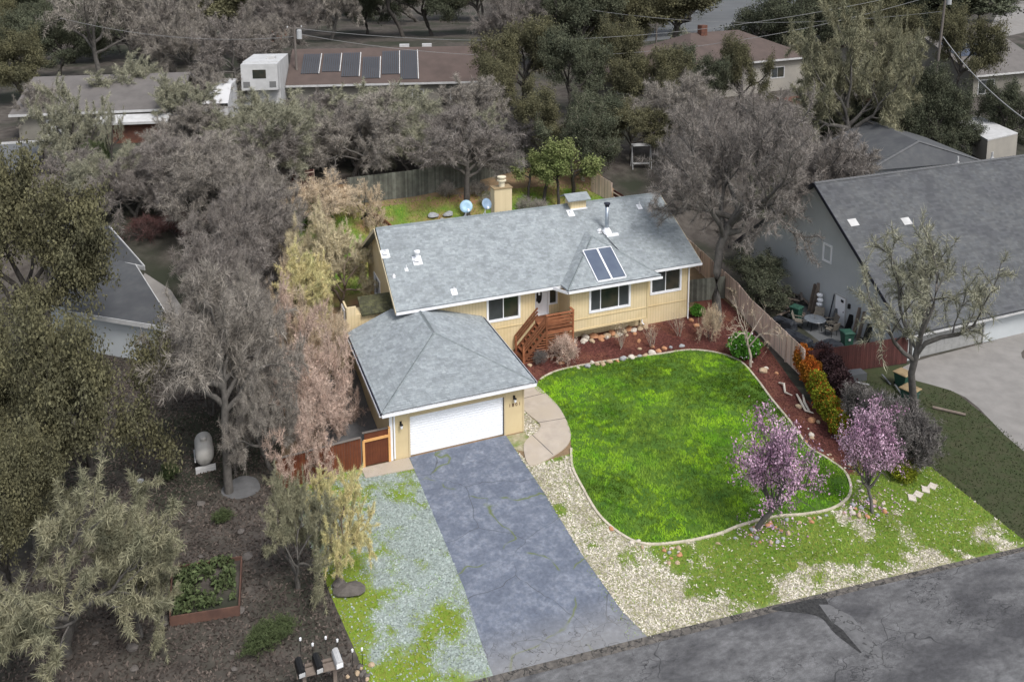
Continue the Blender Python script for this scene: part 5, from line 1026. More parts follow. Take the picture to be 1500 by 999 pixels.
p = G(1248, 556); b = MB(); b.box(-.75, .75, -.3, .3, 0, .45); b.build('trough', 'fargrey', loc=p, rz=R(-8), label='grey rectangular trough below the dull red fence', cat='trough')
#PART4
# ------------------------------------------------------------------ trees
def skeleton(r, th, nl, L1, L2, L3, spread, up, n2=6, n3=6, r0=.2, wig=.22, stems=1, lean=0.):
    segs = []; tips = []
    def poly(p, d, L_, n, r0_, r1, upb):
        pts = [p.copy()]; d = d / np.linalg.norm(d); ds = []
        for i in range(n):
            d = d + r.normal(size=3) * wig + np.array([0, 0, upb]); d /= np.linalg.norm(d); p = p + d * L_ / n; pts.append(p.copy()); ds.append(d.copy())
        rad = np.linspace(r0_, r1, n + 1); segs.append((np.array(pts), rad)); return np.array(pts), ds, rad
    def child(d, ang):
        a = r.normal(size=3); a -= a.dot(d) * d; a /= np.linalg.norm(a); return d * math.cos(ang) + a * math.sin(ang)
    for s in range(stems):
        d0 = np.array([lean, 0, 1.]) if stems == 1 else np.array([r.normal() * .35, r.normal() * .35, 1.])
        pt, dt, rt_ = poly(np.array([r.normal() * .12 * (stems > 1), r.normal() * .12 * (stems > 1), -.1]), d0, th, 5, r0, r0 * .7, 0)
        for i in range(nl):
            t = .62 + .38 * (i + 1) / nl; k = min(4, int(t * 5)); p = pt[k] + (pt[k + 1] - pt[k]) * (t * 5 - k) if k < 5 else pt[5]
            az = 2 * math.pi * (i * .382 + r.rand() * .15); sp = spread * r.uniform(.55, 1.15) if i < nl - 1 else .15
            d = np.array([math.cos(az) * math.sin(sp), math.sin(az) * math.sin(sp), math.cos(sp)])
            p1, d1, r1 = poly(np.array(p), d, L1 * r.uniform(.8, 1.2), 5, r0 * .55, r0 * .2, up)
            for j in range(n2):
                t = .3 + .7 * (j + 1) / n2; k = min(4, int(t * 5 - 1e-6)); q = p1[k] + (p1[k + 1] - p1[k]) * (t * 5 - k)
                p2, d2, r2 = poly(q, child(d1[k], r.uniform(.4, 1.1)) if j < n2 - 1 else d1[4], L2 * r.uniform(.7, 1.25), 4, r0 * .2, r0 * .08, up)
                for m in range(n3):
                    t = .25 + .75 * (m + 1) / n3; k = min(3, int(t * 4 - 1e-6)); q = p2[k] + (p2[k + 1] - p2[k]) * (t * 4 - k)
                    p3, d3, r3 = poly(q, child(d2[k], r.uniform(.4, 1.2)), L3 * r.uniform(.6, 1.3), 3, r0 * .085, r0 * .035, up * .5); tips.append(p3)
    return segs, tips
def tubes_np(segs, sides_for):
    V, Fq = [], []; base = 0
    for pts, rad in segs:
        n = sides_for(rad[0]); m = len(pts); d = np.gradient(pts, axis=0); d /= np.linalg.norm(d, axis=1)[:, None] + 1e-9
        ref = np.where(np.abs(d[:, 2:3]) > .9, np.array([[1., 0, 0]]), np.array([[0, 0, 1.]])); x = np.cross(d, ref); x /= np.linalg.norm(x, axis=1)[:, None]; y = np.cross(d, x)
        a = np.arange(n) * 2 * np.pi / n; ring = pts[:, None] + (x[:, None] * np.cos(a)[None, :, None] + y[:, None] * np.sin(a)[None, :, None]) * rad[:, None, None]
        V.append(ring.reshape(-1, 3)); i = np.arange(m - 1)[:, None] * n; k = np.arange(n)[None]; k2 = (k + 1) % n
        Fq.append(np.stack([i + k, i + k2, i + n + k2, i + n + k], -1).reshape(-1, 4) + base); base += m * n
    return np.concatenate(V), np.concatenate(Fq)
def twigs_np(r, tips, n, L_, w_, droop=0., spread=.8, clump=1.0):
    T3 = np.array([t for t in tips]); idx = r.randint(0, len(T3), n); t = r.rand(n) * 3; k = np.minimum(t.astype(int), 2); f = (t - k)[:, None]
    P = T3[idx]; a = P[np.arange(n), k]; b = P[np.arange(n), k + 1]; p = a + (b - a) * f; d = (b - a); d /= np.linalg.norm(d, axis=1)[:, None]
    d = d * .7 + r.normal(size=(n, 3)) * spread; d[:, 2] += .15; d /= np.linalg.norm(d, axis=1)[:, None]; l = (L_ * r.uniform(.4, 1.3, n))[:, None]
    m = p + d * l * .5; d2 = d + r.normal(size=(n, 3)) * .45; d2[:, 2] -= droop; d2 /= np.linalg.norm(d2, axis=1)[:, None]; e = m + d2 * l * .5
    s = np.cross(d, r.normal(size=(n, 3))); s /= np.linalg.norm(s, axis=1)[:, None]; s *= w_ / 2
    V = np.stack([p - s, p + s, m + s * .8, m - s * .8, e], 1); V = V.reshape(-1, 3); b = np.arange(n)[:, None] * 5
    F4 = b + np.array([[0, 1, 2, 3]]); F3 = b + np.array([[3, 2, 4, 4]])
    return V, np.concatenate([F4]), b + np.array([[3, 2, 4]]), e
def mesh_mixed(name, V, F4, F3, m, rnd4, rnd3):
    me = bpy.data.meshes.new(name); me.vertices.add(len(V)); me.vertices.foreach_set('co', V.astype(np.float32).ravel())
    me.loops.add(F4.size + F3.size); me.loops.foreach_set('vertex_index', np.concatenate([F4.ravel(), F3.ravel()]).astype(np.int32))
    me.polygons.add(len(F4) + len(F3)); ls = np.concatenate([np.arange(len(F4)) * 4, F4.size + np.arange(len(F3)) * 3]); me.polygons.foreach_set('loop_start', ls.astype(np.int32))
    a = me.attributes.new('rnd', 'FLOAT', 'FACE'); a.data.foreach_set('value', np.concatenate([rnd4, rnd3]).astype(np.float32)); me.update(calc_edges=True); me.materials.append(M[m]); return me
def leafmesh(name, c, lf, m, r, asp=.5, rnd=None, nrm=None):
    n = len(c); a = r.normal(size=(n, 3)); a /= np.linalg.norm(a, axis=1)[:, None]; s = np.cross(a, r.normal(size=(n, 3))); s /= np.linalg.norm(s, axis=1)[:, None]; L_ = (lf * r.uniform(.5, 1.5, n))[:, None]
    V = np.stack([c - a * L_ * .5, c + s * L_ * .5 * asp, c + a * L_ * .5, c - s * L_ * .5 * asp], 1)
    return mesh_np(name, V.reshape(-1, 3), np.arange(4 * n).reshape(-1, 4), m, 'mesh', attr=r.rand(n) if rnd is None else rnd)
PROTO = {}
def proto(key, seed, sk, crown, bark, twig):
    """crown: ('bare', n, len, width, droop) or ('leaf', n, size, radius)"""
    r = np.random.RandomState(seed); segs, tips = skeleton(r, **sk)
    V, Fq = tubes_np(segs, lambda q: 9 if q > .12 else 6 if q > .05 else 4 if q > .02 else 3)
    if crown[0] == 'bare':
        Vt, F4, F3, e = twigs_np(r, tips, crown[1], crown[2], crown[3], crown[4]); base = r.rand(len(F4))
        cm = mesh_mixed('crown', Vt, F4, F3, twig, base, base); allp = Vt
    else:
        T3 = np.array(tips); n = crown[1]; idx = r.randint(0, len(T3), n); t = r.rand(n) * 3; k = np.minimum(t.astype(int), 2); a = T3[idx, k]; b = T3[idx, k + 1]
        c = a + (b - a) * (t - k)[:, None] + r.normal(size=(n, 3)) * crown[3] * np.array([1, 1, .7]); tone = r.rand(len(T3)); kp = c[:, 2] > (1.35 if key == 'blossom' else -9); c, idx = c[kp], idx[kp]; n = len(c)
        cm = leafmesh('crown', c, crown[2], twig, r, crown[4], np.clip(tone[idx] * .6 + r.rand(n) * .5 - .05, 0, 1)); allp = c
    tm = mesh_np('trunk', V, Fq, bark, 'mesh', smooth=True)
    zt = np.percentile(allp[:, 2], 99.3); cx, cy = np.median(allp[:, 0]), np.median(allp[:, 1]); rad = np.percentile(np.hypot(allp[:, 0] - cx, allp[:, 1] - cy), 95)
    PROTO[key] = (tm, cm, zt, rad, cx, cy)
bare = dict(th=2.9, nl=7, L1=2.8, L2=1.7, L3=1.0, spread=1.0, up=.06, n2=6, n3=6)
proto('bare0', 1, bare, ('bare', 44000, .46, .017, .15), 'bark_grey', 'twig_grey')
proto('bare1', 2, dict(bare, th=3.6, spread=.95), ('bare', 44000, .44, .017, .1), 'bark_grey', 'twig_grey')
proto('bare2', 3, dict(bare, stems=2, nl=5, r0=.16), ('bare', 44000, .46, .017, .2), 'bark_grey', 'twig_grey')
proto('lich0', 4, dict(bare, th=2.2), ('bare', 48000, .34, .024, .35), 'bark_grey', 'twig_lichen')
proto('lich1', 5, dict(bare, stems=2, nl=5, r0=.15, wig=.3), ('bare', 46000, .36, .024, .3), 'bark_grey', 'twig_lichen')
proto('leaf0', 6, dict(bare, th=2.4, n3=8), ('leaf', 60000, .115, .2, .55), 'bark_dark', 'leaf_olive')
proto('leaf1', 7, dict(bare, th=2.8, spread=.9, n3=8), ('leaf', 60000, .115, .2, .55), 'bark_dark', 'leaf_olive')
proto('leaf2', 8, dict(bare, stems=2, nl=5, wig=.3), ('leaf', 50000, .13, .2, .5), 'bark_dark', 'leaf_dark')
proto('high', 16, dict(bare, th=4.6, nl=5, L1=1.7, L2=1.1, L3=.7, r0=.2, lean=.15), ('leaf', 9000, .2, .25, .5), 'bark_dark', 'leaf_green')
proto('big', 17, dict(bare, th=4.2, nl=10, L1=3.2, L2=1.9, L3=1.0, spread=1.15, up=.04, n2=7, n3=7, r0=.22), ('bare', 68000, .3, .012, .1), 'bark_grey', 'twig_brown')
proto('tall0', 9, dict(bare, th=6, nl=9, spread=.8, L1=2.4), ('leaf', 34000, .22, .28, .5), 'bark_dark', 'leaf_dark')
proto('hibare', 18, dict(bare, th=4.4, nl=8, L1=2.3, spread=1.05, up=.03, r0=.24), ('bare', 44000, .46, .017, .15), 'bark_grey', 'twig_grey')
proto('curly0', 20, dict(bare, th=2.2, spread=1.2, wig=.34, up=.04, L3=1.1), ('bare', 17000, .5, .024, .0), 'bark_warm', 'twig_pink')
proto('curly1', 21, dict(bare, stems=2, nl=5, r0=.16, wig=.34, up=.04, L3=1.1), ('bare', 17000, .5, .024, .0), 'bark_warm', 'twig_pink')
proto('sapling', 19, dict(th=1.6, nl=5, L1=1.5, L2=.9, L3=.5, spread=.8, up=.06, n2=4, n3=3, r0=.1), ('bare', 350, .35, .012, 0), 'bark_pale', 'twig_tan')
proto('sparse', 10, dict(bare, th=3.5, nl=6, L1=3.2, wig=.28, lean=.3), ('bare', 14000, .4, .02, .2), 'bark_grey', 'twig_lichen')
proto('blossom', 11, dict(th=1.3, nl=10, L1=1.5, L2=.85, L3=.5, spread=1.0, up=.13, n2=7, n3=6, r0=.1), ('leaf', 10500, .07, .085, .7), 'bark_dark', 'petal')
proto('shrub', 12, dict(th=.5, nl=7, L1=.9, L2=.6, L3=.4, spread=.9, up=.05, n2=5, n3=5, r0=.04, stems=2), ('bare', 4500, .35, .012, 0), 'bark_grey', 'twig_grey')
proto('vase', 13, dict(th=.35, nl=6, L1=1.3, L2=.5, L3=.25, spread=.38, up=.1, n2=3, n3=2, r0=.04, wig=.1, stems=2), ('bare', 160, .3, .012, 0), 'bark_pale', 'twig_tan')
proto('upright', 14, dict(th=.5, nl=8, L1=1.9, L2=.8, L3=.4, spread=.5, up=.12, n2=6, n3=4, r0=.05, stems=4), ('bare', 12000, .35, .03, -.2), 'bark_dark', 'twig_dark')
cnt = [0]
def tree(key, p, H, D, label, cat='tree', group=None, name='bare_tree', bark=None, twig=None, rz=None, lean=0., shift=.35):
    tm, cm, zt, rad, cx, cy = PROTO[key]; cnt[0] += 1; rg = random.Random(cnt[0] * 7 + 1)
    o = empty(name, (p[0], p[1], p[2] - .05), rz if rz is not None else rg.uniform(0, 6.28), label, cat, group); sz = H / zt; sx = D / 2 / rad
    for nm, me, mm in (('trunk', tm, bark), ('crown', cm, twig)):
        c = bpy.data.objects.new(nm, me); link(c, o); c.scale = (sx, sx, sz); c.location = (-cx * sx * shift, -cy * sx * shift, 0); c.rotation_euler = (0, lean, 0)
        if mm: c.material_slots[0].link = 'OBJECT'; c.material_slots[0].material = M[mm]
    return o
def tpx(key, u, vb, vt, wpx, label, **k):
    p = G(u, vb); H = height_for(p, vt); return tree(key, p, H, wpx * depth(p) / F, label, **k)
EV = dict(name='evergreen_oak'); 
# left yard
rg0 = random.Random(2)
tpx('leaf0', 112, 790, 455, 250, 'big olive green oak in front of the left neighbour house', **EV)
tpx('leaf1', 35, 560, 235, 225, 'olive green oak at the left edge behind the biggest oak', **EV)
tpx('leaf2', 20, 700, 480, 130, 'dark green oak cut by the left edge at mid height', twig='leaf_olive', **EV)
tpx('leaf1', 20, 900, 640, 170, 'olive oak at the left edge below the biggest oak', **EV)
tpx('lich0', 110, 960, 705, 270, 'lichen covered oak at the lower left corner', twig='leaf_lichen', name='lichen_oak')
tpx('lich1', 45, 820, 665, 150, 'pale lichen covered oak at the left edge above the corner oak', twig='leaf_lichen', name='lichen_oak')
tpx('lich1', 210, 930, 745, 120, 'smaller lichen covered oak left of the raised garden bed', twig='leaf_lichen', name='lichen_oak')
tpx('hibare', 335, 712, 400, 190, 'grey bare tree rising beside the propane tank')
tpx('bare2', 385, 640, 430, 120, 'grey bare tree against the left boundary above the tank')
tpx('bare1', 335, 500, 330, 130, 'grey bare tree in the dirt right of the left house', twig='twig_brown')
tpx('bare1', 300, 375, 235, 170, 'wide grey bare tree above the left house roof')
tpx('bare0', 365, 455, 260, 170, 'grey bare tree beside the upper left boundary', twig='twig_brown')
tpx('bare2', 330, 345, 205, 160, 'grey bare tree below the white trailer')
tpx('bare0', 200, 320, 210, 130, 'grey bare tree below the beige walled house', twig='twig_brown')
for u, v in ((215, 352), (255, 345), (290, 350), (400, 395)): tpx('shrub', u, v, v - 38, 62, 'dark red leafless shrub in the yard behind the left house', cat='shrub', name='bare_shrub', twig='twig_maroon', group='dark red shrubs behind the left house')
tpx('lich1', 440, 860, 695, 115, 'grey green drooping bush just outside the left boundary', cat='bush', name='drooping_bush', twig='leaf_lichen')
tpx('lich0', 497, 845, 700, 100, 'yellow drooping bush at the left edge of the gravel', cat='bush', name='drooping_bush', twig='leaf_yellow', bark='bark_warm')
tpx('lich0', 460, 745, 690, 60, 'small yellow green bush in front of the brown fence', cat='bush', name='drooping_bush', twig='leaf_yellow', bark='bark_warm')
for u, v, w_ in ((385, 950, 50), (410, 935, 40), (250, 700, 30), (325, 765, 26), (235, 820, 24)): tpx('upright', u, v, v - w_ * .7, w_, 'low dark green clump ' + {385: 'left of the mailboxes and largest', 410: 'just above the largest clump near the mailboxes', 250: 'left of the propane tank', 325: 'above the raised garden bed', 235: 'left of the raised garden bed'}[u], cat='shrub', name='ground_shrub', twig='leaf_dull')
for u, v, t, w_, k, l in ((400, 560, 400, 110, 'bare1', 'bare tree tight against the left boundary beside the pink trees'), (310, 610, 470, 110, 'bare2', 'bare tree between the dirt patch and the tank tree'), (395, 395, 240, 130, 'bare2', 'bare tree at the upper left boundary corner'), (215, 300, 200, 150, 'bare1', 'bare tree in front of the brick patio house'),
    (300, 270, 190, 150, 'bare0', 'bare tree below the white trailer on the left'), (380, 275, 185, 130, 'bare1', 'bare tree below the camper trailer'), (110, 300, 215, 110, 'bare0', 'bare tree right of the carport'), (395, 700, 520, 110, 'bare0', 'bare tree right of the tank tree by the brown fence'), (280, 240, 150, 110, 'bare2', 'bare tree in front of the white trailer'), (345, 240, 160, 100, 'lich1', 'lichen tree between trailer and camper')): tpx(k, u, v, t, w_, 'grey ' + l, twig=rg0.choice((None, 'twig_brown')))
for i in range(24):
    if i < 14: u, v = 400 + i * 25 + rg0.uniform(-8, 8), rg0.uniform(205, 262); w_ = 85; wh = 'below the %s of the long brown roof' % ('left end', 'middle', 'right end')[i // 5]
    else: u, v = 135 + (i - 14) * 27 + rg0.uniform(-8, 8), rg0.uniform(230, 330); w_ = 95; wh = 'in the %s of the thicket above the left house' % ('left half', 'right half')[i > 18]
    tpx(('bare0', 'bare1', 'bare2', 'lich1')[i % 4], u, v, v - 88, w_, 'smaller grey bare tree ' + wh, group='thicket trees ' + wh, twig=rg0.choice(('twig_grey', 'twig_brown', 'twig_lichen')))
# inside the lot, left side
tpx('curly0', 425, 560, 430, 100, 'tan bare tree on the left boundary above the orange tubs', twig='twig_tan', bark='bark_warm')
tpx('curly1', 470, 655, 555, 80, 'low pink brown bare tree leaning over the brown fence', twig='twig_pink', bark='bark_warm')
tpx('lich1', 455, 500, 370, 110, 'yellow green twigged tree below the rear left trees', twig='leaf_yellow', bark='bark_warm')
tpx('curly0', 436, 705, 590, 105, 'pink brown bare tree behind the brown fence', twig='twig_pink', bark='bark_warm')
tpx('curly0', 445, 560, 415, 115, 'pink brown bare tree left of the garage roof', twig='twig_pink', bark='bark_warm')
tpx('curly1', 430, 640, 505, 110, 'pink brown bare tree touching the left boundary line', twig='twig_pink', bark='bark_warm')
tpx('curly0', 480, 610, 475, 115, 'pink brown bare tree brushing the garage gutter', twig='twig_pink', bark='bark_warm')
tpx('curly0', 435, 505, 385, 110, 'tan pink bare tree below the yellow twigged tree', twig='twig_tan', bark='bark_warm')
tpx('curly1', 495, 560, 455, 60, 'slim tan bare tree close to the side entry', twig='twig_tan', bark='bark_warm')
tpx('lich1', 505, 455, 325, 115, 'yellow twigged tree touching the left end of the main roof', twig='twig_yellow', bark='bark_warm')
tpx('bare0', 445, 455, 310, 90, 'tan and yellow bare tree in the left rear yard', twig='twig_yellow', bark='bark_warm')
tpx('curly1', 470, 345, 255, 110, 'tan bare tree at the rear left corner of the lot', twig='twig_tan', bark='bark_warm')
tpx('curly0', 535, 322, 262, 75, 'tan bare tree behind the retaining edge', twig='twig_tan', bark='bark_dark')
tpx('upright', 455, 330, 292, 60, 'low green shrub in the rear left corner of the lot', cat='shrub', name='green_shrub', twig='leaf_bush')
tpx('hibare', 684, 313, 165, 150, 'dark trunked oak standing behind the satellite dishes', bark='bark_dark', twig='twig_brown')
for i, (u, v, t, w_) in enumerate(((802, 300, 205, 70), (818, 303, 215, 60), (838, 298, 205, 80), (776, 292, 222, 50))): tpx('high', u, v, t, w_, 'dark trunked oak with light green crown behind the vent box', twig='leaf_green', bark='bark_dark', group='light green oaks behind the vent box', **EV)
tpx('leaf0', 856, 268, 150, 120, 'dark oak with pale trunk at the rear right corner', twig='leaf_dark', bark='bark_pale', **EV)
for u, v in ((655, 290), (700, 288), (718, 305), (770, 312), (790, 315)): tpx('shrub', u, v, v - 24, 36, 'small twiggy shrub on the slope behind the main roof', cat='shrub', name='bare_shrub', group='small shrubs on the rear slope')
# lot front
p = G(1127, 780); tree('blossom', p, height_for(p, 606), 118 * depth(p) / F, 'purple pink blossom tree on the lawn edge, the left of the pair', name='blossom_tree', bark='bark_grey', rz=1., shift=.8)
p = G(1272, 742); tree('blossom', p, height_for(p, 590), 90 * depth(p) / F, 'purple pink blossom tree near the hedge, the right of the pair', name='blossom_tree', bark='bark_grey', rz=3., shift=.8)
tpx('sapling', 1097, 538, 425, 95, 'small bare tree with pale trunk in front of the round green bush', bark='bark_pale', twig='twig_tan')
p = G(1090, 522); leafball('round_bush', 6500, 1.1, .95, .7, .13, 'leaf_bush', loc=p, seed=3, label='round green bush with small white flowers behind the pale trunk', cat='bush')
p = p + Vector((0, 0, 0)); fl_ = leafball('flower_sprinkle', 150, 1.13, .98, .74, .1, 'petal_white', loc=p, seed=4, shell=.95, label='small white flowers scattered over the round green bush', cat='flowers'); fl_['kind'] = 'stuff'
p = G(1022, 463); leafball('green_shrub', 1400, .6, .5, .4, .12, 'leaf_bush', loc=p, seed=6, label='small bright green shrub below the right downspout', cat='shrub')
for i, (u, v) in enumerate(((1176, 548), (1186, 566), (1196, 586), (1206, 606), (1219, 624), (1230, 640))):
    p = G(u, v); leafball('photinia_bush', 4200, .62, .62, .95 - .04 * i, .12, 'leaf_red' if i < 2 else 'leaf_photinia', loc=p, seed=20 + i, label=('red orange leaved hedge bush nearest the plank fence end', 'orange green hedge bush second from the plank fence', 'green hedge bush in the middle of the red tipped row', 'green hedge bush beside the driftwood', 'yellow green hedge bush below the driftwood', 'yellow green hedge bush nearest the right blossom tree')[i], cat='bush')
    if i >= 1: q = leafball('red_shoots', 700, .64, .64, .97 - .04 * i, .12, 'leaf_red', loc=p, seed=40 + i, label='red young shoots on hedge bush number %s from the fence' % ('two', 'three', 'four', 'five', 'six')[i - 1], cat='shoots'); q['kind'] = 'stuff'
p = G(1325, 702); leafball('photinia_bush', 2200, .75, .6, .45, .12, 'leaf_photinia', loc=p, seed=50, label='low orange green bush right of the right blossom tree', cat='bush')
for i, (u, v) in enumerate(((1205, 548), (1220, 566), (1233, 588), (1246, 608))):
    p = G(u, v); leafball('maroon_bush', 3200, .7, .7, 1.0, .13, 'leaf_maroon', loc=p, seed=60 + i, label='dark maroon bush behind the red tipped hedge', cat='bush', group='dark maroon bushes behind the hedge')
for u, v, t in ((1290, 668, 575), (1320, 650, 585), (1345, 690, 610), (1262, 640, 565), (1310, 690, 610)): tpx('upright', u, v, t, 62, 'dark leafless upright shrub ' + {1290: 'in the middle of the clump right of the hedge', 1320: 'nearest the tan topped bins', 1345: 'nearest the dull lawn and leaning tree', 1262: 'between the maroon bushes and the clump', 1310: 'in front above the low orange green bush'}[u], cat='shrub', name='bare_shrub', twig='twig_dark')
for u, v, t in ((908, 512, 468), (952, 508, 470), (991, 492, 455)): tpx('vase', u, v, t, 30, ('pale bare crepe myrtle below the left part of the bay window', 'pale bare crepe myrtle by the short downspout', 'pale bare crepe myrtle below the right window')[(u > 930) + (u > 970)], cat='shrub', name='crepe_myrtle', twig='twig_tan', bark='bark_pale')
tpx('shrub', 828, 533, 488, 48, 'grey twiggy round shrub in front of the porch slats', cat='shrub', name='bare_shrub', twig='twig_pink'); tpx('shrub', 791, 533, 512, 28, 'small dark grey shrub at the foot of the stairs', cat='shrub', name='bare_shrub', twig='twig_dark')
tpx('shrub', 1042, 500, 445, 34, 'feathery grey shrub left of the large bare tree trunk', cat='shrub', name='bare_shrub', twig='twig_tan')
# right: the big bare tree over the fence
p = G(1066, 455); p += Vector((.7, .3, 0)); tree('big', p, height_for(p, 135), 262 * depth(p) / F, 'huge grey bare tree over the plank fence right of the roof', twig='twig_brown', rz=.6, shift=1.0)
tpx('bare2', 1035, 300, 150, 120, 'grey bare tree behind the right roof corner', twig='twig_brown')
tpx('bare1', 1150, 400, 190, 170, 'grey bare tree against the neighbour gable wall', twig='twig_brown')
tpx('bare1', 1190, 360, 215, 150, 'grey bare tree beside the left end of the charcoal ridge')
tpx('leaf2', 1105, 440, 375, 110, 'dark green bush behind the plank fence under the huge tree', cat='bush', name='dark_bush', twig='leaf_dark')
p = G(1340, 612); tree('sparse', p, height_for(p, 335), 255 * depth(p) / F, 'leaning grey tree in front of the charcoal roof', rz=.2)
tpx('lich0', 1240, 245, 5, 165, 'tall pale olive tree with grey trunk above the neighbour lawn', twig='leaf_lichen', bark='bark_grey', name='pale_olive_tree')
tpx('lich1', 1300, 215, 15, 100, 'pale olive tree right of the tallest pale olive tree', twig='leaf_lichen', name='pale_olive_tree')
tpx('lich1', 1205, 215, 70, 80, 'smaller pale olive tree left of the tallest pale olive tree', twig='leaf_lichen', name='pale_olive_tree')
for i, (u, v, t, w_) in enumerate(((1215, 225, 160, 90), (1262, 225, 150, 95), (1312, 228, 130, 100), (1352, 225, 100, 95), (1390, 238, 165, 80))): tpx('leaf2', u, v, t, w_, 'dense dark green hedge bush ' + ('left of the pale trunk', 'right of the pale trunk', 'in the middle of the hedge', 'tallest and below the small white house', 'nearest the white shed')[i], cat='bush', name='dark_bush', twig='leaf_dark')
tpx('leaf1', 1400, 150, 12, 95, 'round olive tree between the leaning pole and the solar roof', **EV)
tpx('leaf2', 1385, 190, 120, 70, 'dark shrubby tree below the round olive tree', **EV)
tpx('leaf2', 1480, 215, 120, 80, 'dark tree at the right edge beside the white shed', **EV)
tpx('lich1', 1480, 330, 285, 60, 'small lichen tree at the right edge over the charcoal roof', name='lichen_oak') if 0 else None
# band behind the lot
for i, (u, v, t, w_, k, tw_) in enumerate(((440, 262, 130, 150, 'bare1', 'twig_lichen'), (520, 262, 135, 160, 'bare0', 'twig_grey'), (600, 238, 135, 150, 'bare2', 'twig_lichen'), (655, 222, 115, 130, 'bare1', 'twig_grey'), (395, 290, 175, 130, 'bare2', 'twig_brown'), (480, 215, 130, 130, 'lich0', None), (700, 240, 150, 120, 'bare0', 'twig_dark'), (560, 205, 125, 120, 'lich1', None), (740, 250, 170, 100, 'bare1', 'twig_dark'))):
    tpx(k, u, v, t, w_, 'grey bare tree ' + ('below the left end of the brown roof', 'below the middle of the pool panels', 'below the plain part of the brown roof', 'below the right end of the brown roof', 'above the rear left corner of the lot', 'nearest the camper trailer', 'above the chimney and below the olive oaks', 'touching the brown roof gutter', 'darkest of the row above the vent box')[i], twig=tw_)
for i, (u, v, t, w_) in enumerate(((765, 165, 30, 130), (725, 190, 85, 100), (835, 175, 45, 110), (905, 150, 30, 110), (960, 180, 70, 110), (865, 235, 130, 120), (925, 240, 150, 110), (790, 235, 130, 120), (1010, 170, 70, 90), (1075, 165, 55, 90))):
    tpx(('leaf1', 'leaf0')[i % 2], u, v, t, w_, ('upper left olive oak hiding the right end of the long brown roof', 'lower olive oak directly right of the long brown roof', 'broad dark oak in the middle of the olive group', 'tall olive oak below the silver car', 'olive oak right of the tall olive one', 'dark oak just above the rear right fence corner', 'olive oak above the garden swing', 'olive oak above the light green crowns', 'dark oak left of the off white house', 'olive oak in front of the off white house wall')[i], twig=('leaf_olive', 'leaf_olive', 'leaf_dark')[i % 3], **EV)
tpx('bare2', 985, 230, 110, 140, 'grey bare tree among the olive oaks right of centre'); tpx('lich0', 990, 120, 50, 90, 'grey green tree in front of the far brown roof', name='lichen_oak')
tpx('bare0', 1120, 260, 135, 150, 'grey bare tree below the off white house', twig='twig_brown')
# around the far left houses
for u, v, t, w_, k, l in ((155, 130, -40, 170, 'sparse', 'tall pale limbed bare tree at the upper left'), (200, 120, -30, 90, 'sparse', 'thin pale bare tree right of the tall pale limbed one')): tpx(k, u, v, t, w_, l, bark='bark_grey', twig='twig_grey')
tpx('lich0', 118, 250, 120, 110, 'lichen tree with dark trunk in front of the beige wall', bark='bark_dark', name='lichen_oak'); tpx('lich1', 190, 175, 85, 110, 'lichen tree over the pale grey roof', name='lichen_oak'); tpx('lich1', 270, 200, 110, 100, 'lichen tree right of the brick wall', name='lichen_oak')
tpx('sparse', 168, 262, 150, 50, 'dark thin tree in front of the white patio roof', bark='bark_dark'); tpx('leaf0', 145, 262, 205, 55, 'green shrub beside the dark thin tree', cat='bush', name='dark_bush', twig='leaf_dull')
tpx('leaf0', 30, 150, 45, 130, 'olive dark oak at the left edge above the carport', twig='leaf_olive', **EV); tpx('leaf1', 90, 120, 20, 120, 'dark oak left of the tall pale limbed tree', twig='leaf_dark', **EV)
for i, (u, v, t, w_) in enumerate(((290, 120, 15, 110), (345, 130, 30, 110), (390, 105, 10, 90), (240, 100, 5, 100), (330, 175, 95, 90))): tpx(('bare0', 'lich0')[i % 2], u, v, t, w_, 'grey leafless tree ' + ('left of the orange plank fence and above the trailer', 'directly above the trailer', 'in front of the orange plank fence', 'above the pale grey roof', 'between the trailer and the camper')[i], twig=('twig_grey', 'twig_brown')[i % 2])
for i, (u, v, t, w_) in enumerate(((60, 200, 120, 60), (90, 330, 262, 60), (30, 330, 260, 70))): tpx('bare2', u, v, t, w_, 'small grey leafless tree near the carport', group='small trees near the carport')
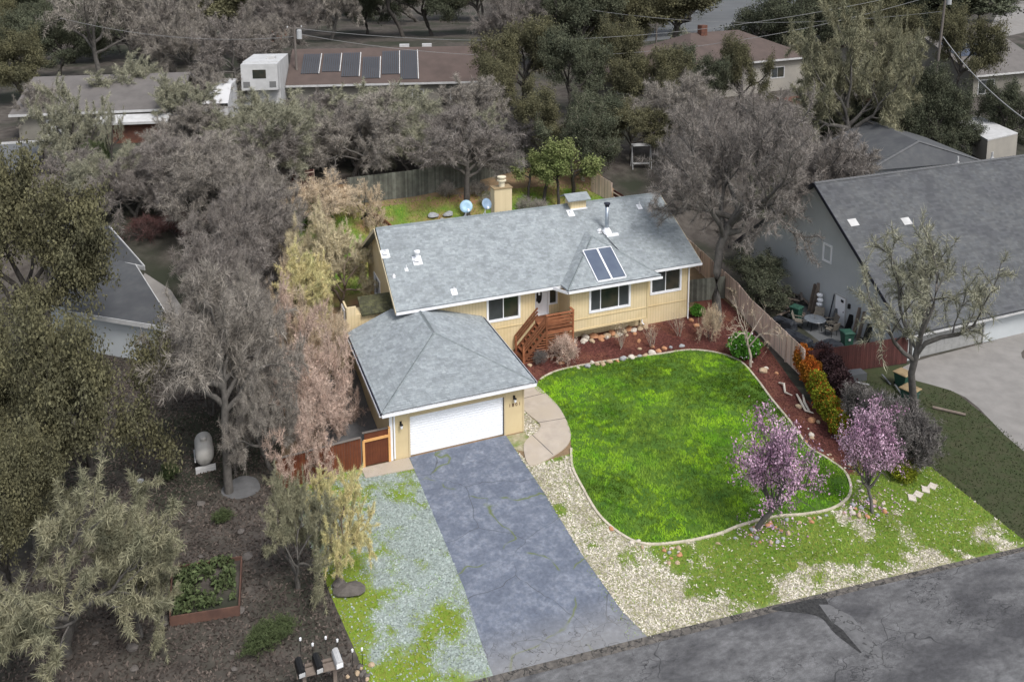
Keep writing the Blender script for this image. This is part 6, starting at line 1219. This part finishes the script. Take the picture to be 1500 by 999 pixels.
# far woodland rows: every tree its own copy
rg = random.Random(99)
def zone(u): return 'at the upper left corner' if u < 130 else 'above the pale grey roof' if u < 290 else 'above the white trailers' if u < 420 else 'above the left of the brown roof' if u < 590 else 'above the right of the brown roof' if u < 760 else 'above the olive oaks' if u < 930 else 'left of the far street' if u < 1090 else 'above the off white house' if u < 1230 else 'left of the leaning pole' if u < 1370 else 'at the upper right corner'
kinds = ['tall0', 'leaf2', 'leaf1', 'bare0', 'bare1', 'leaf0', 'lich0']
for row, (vb, top, step, w_) in enumerate(((92, -25, 52, 105), (58, -60, 48, 100), (28, -75, 46, 95), (0, -90, 46, 90))):
    u = -60 + row * 17
    while u < 1560:
        vb_ = vb + rg.uniform(-8, 8); k = rg.choice(kinds[:3] + kinds)
        if row == 0 and (400 < u < 760 or 1000 < u < 1100 or 1130 < u < 1200 or 1310 < u): u += step; continue
        if row in (1, 2) and (1020 < u < 1175 or 1440 < u < 1560): u += step; continue
        if row == 3 and 1090 < u < 1260: u += step; continue
        lf = k in ('tall0', 'leaf0', 'leaf1', 'leaf2')
        tpx(k, u + rg.uniform(-12, 12), vb_, top + rg.uniform(-25, 35), w_ * rg.uniform(.85, 1.25), ('dark leafy' if lf else 'grey leafless') + ' tree in the %s row of woodland %s' % (('front', 'second', 'third', 'rearmost')[row], zone(u)), group=('leafy' if lf else 'leafless') + ' trees, %s row %s' % (('front', 'second', 'third', 'rearmost')[row], zone(u)), twig=('leaf_dark' if rg.random() < .7 else 'leaf_olive') if lf else rg.choice(('twig_grey', 'twig_brown', 'twig_dark')), name='woodland_tree'); u += step * rg.uniform(.8, 1.2)

for i, (u, v) in enumerate(((1130, 772), (1272, 738))):
    p = G(u, v); a = rs.uniform(0, 6.28, 260); r_ = 1.7 * rs.rand(260); x, y = p.x + r_ * np.cos(a), p.y + r_ * np.sin(a) * .8
    chips('fallen_petals', x, y, np.full(len(x), .06), .06, .045, 'petal', 'fallen pink petals on the grass under the %s blossom tree' % ('left', 'right')[i])
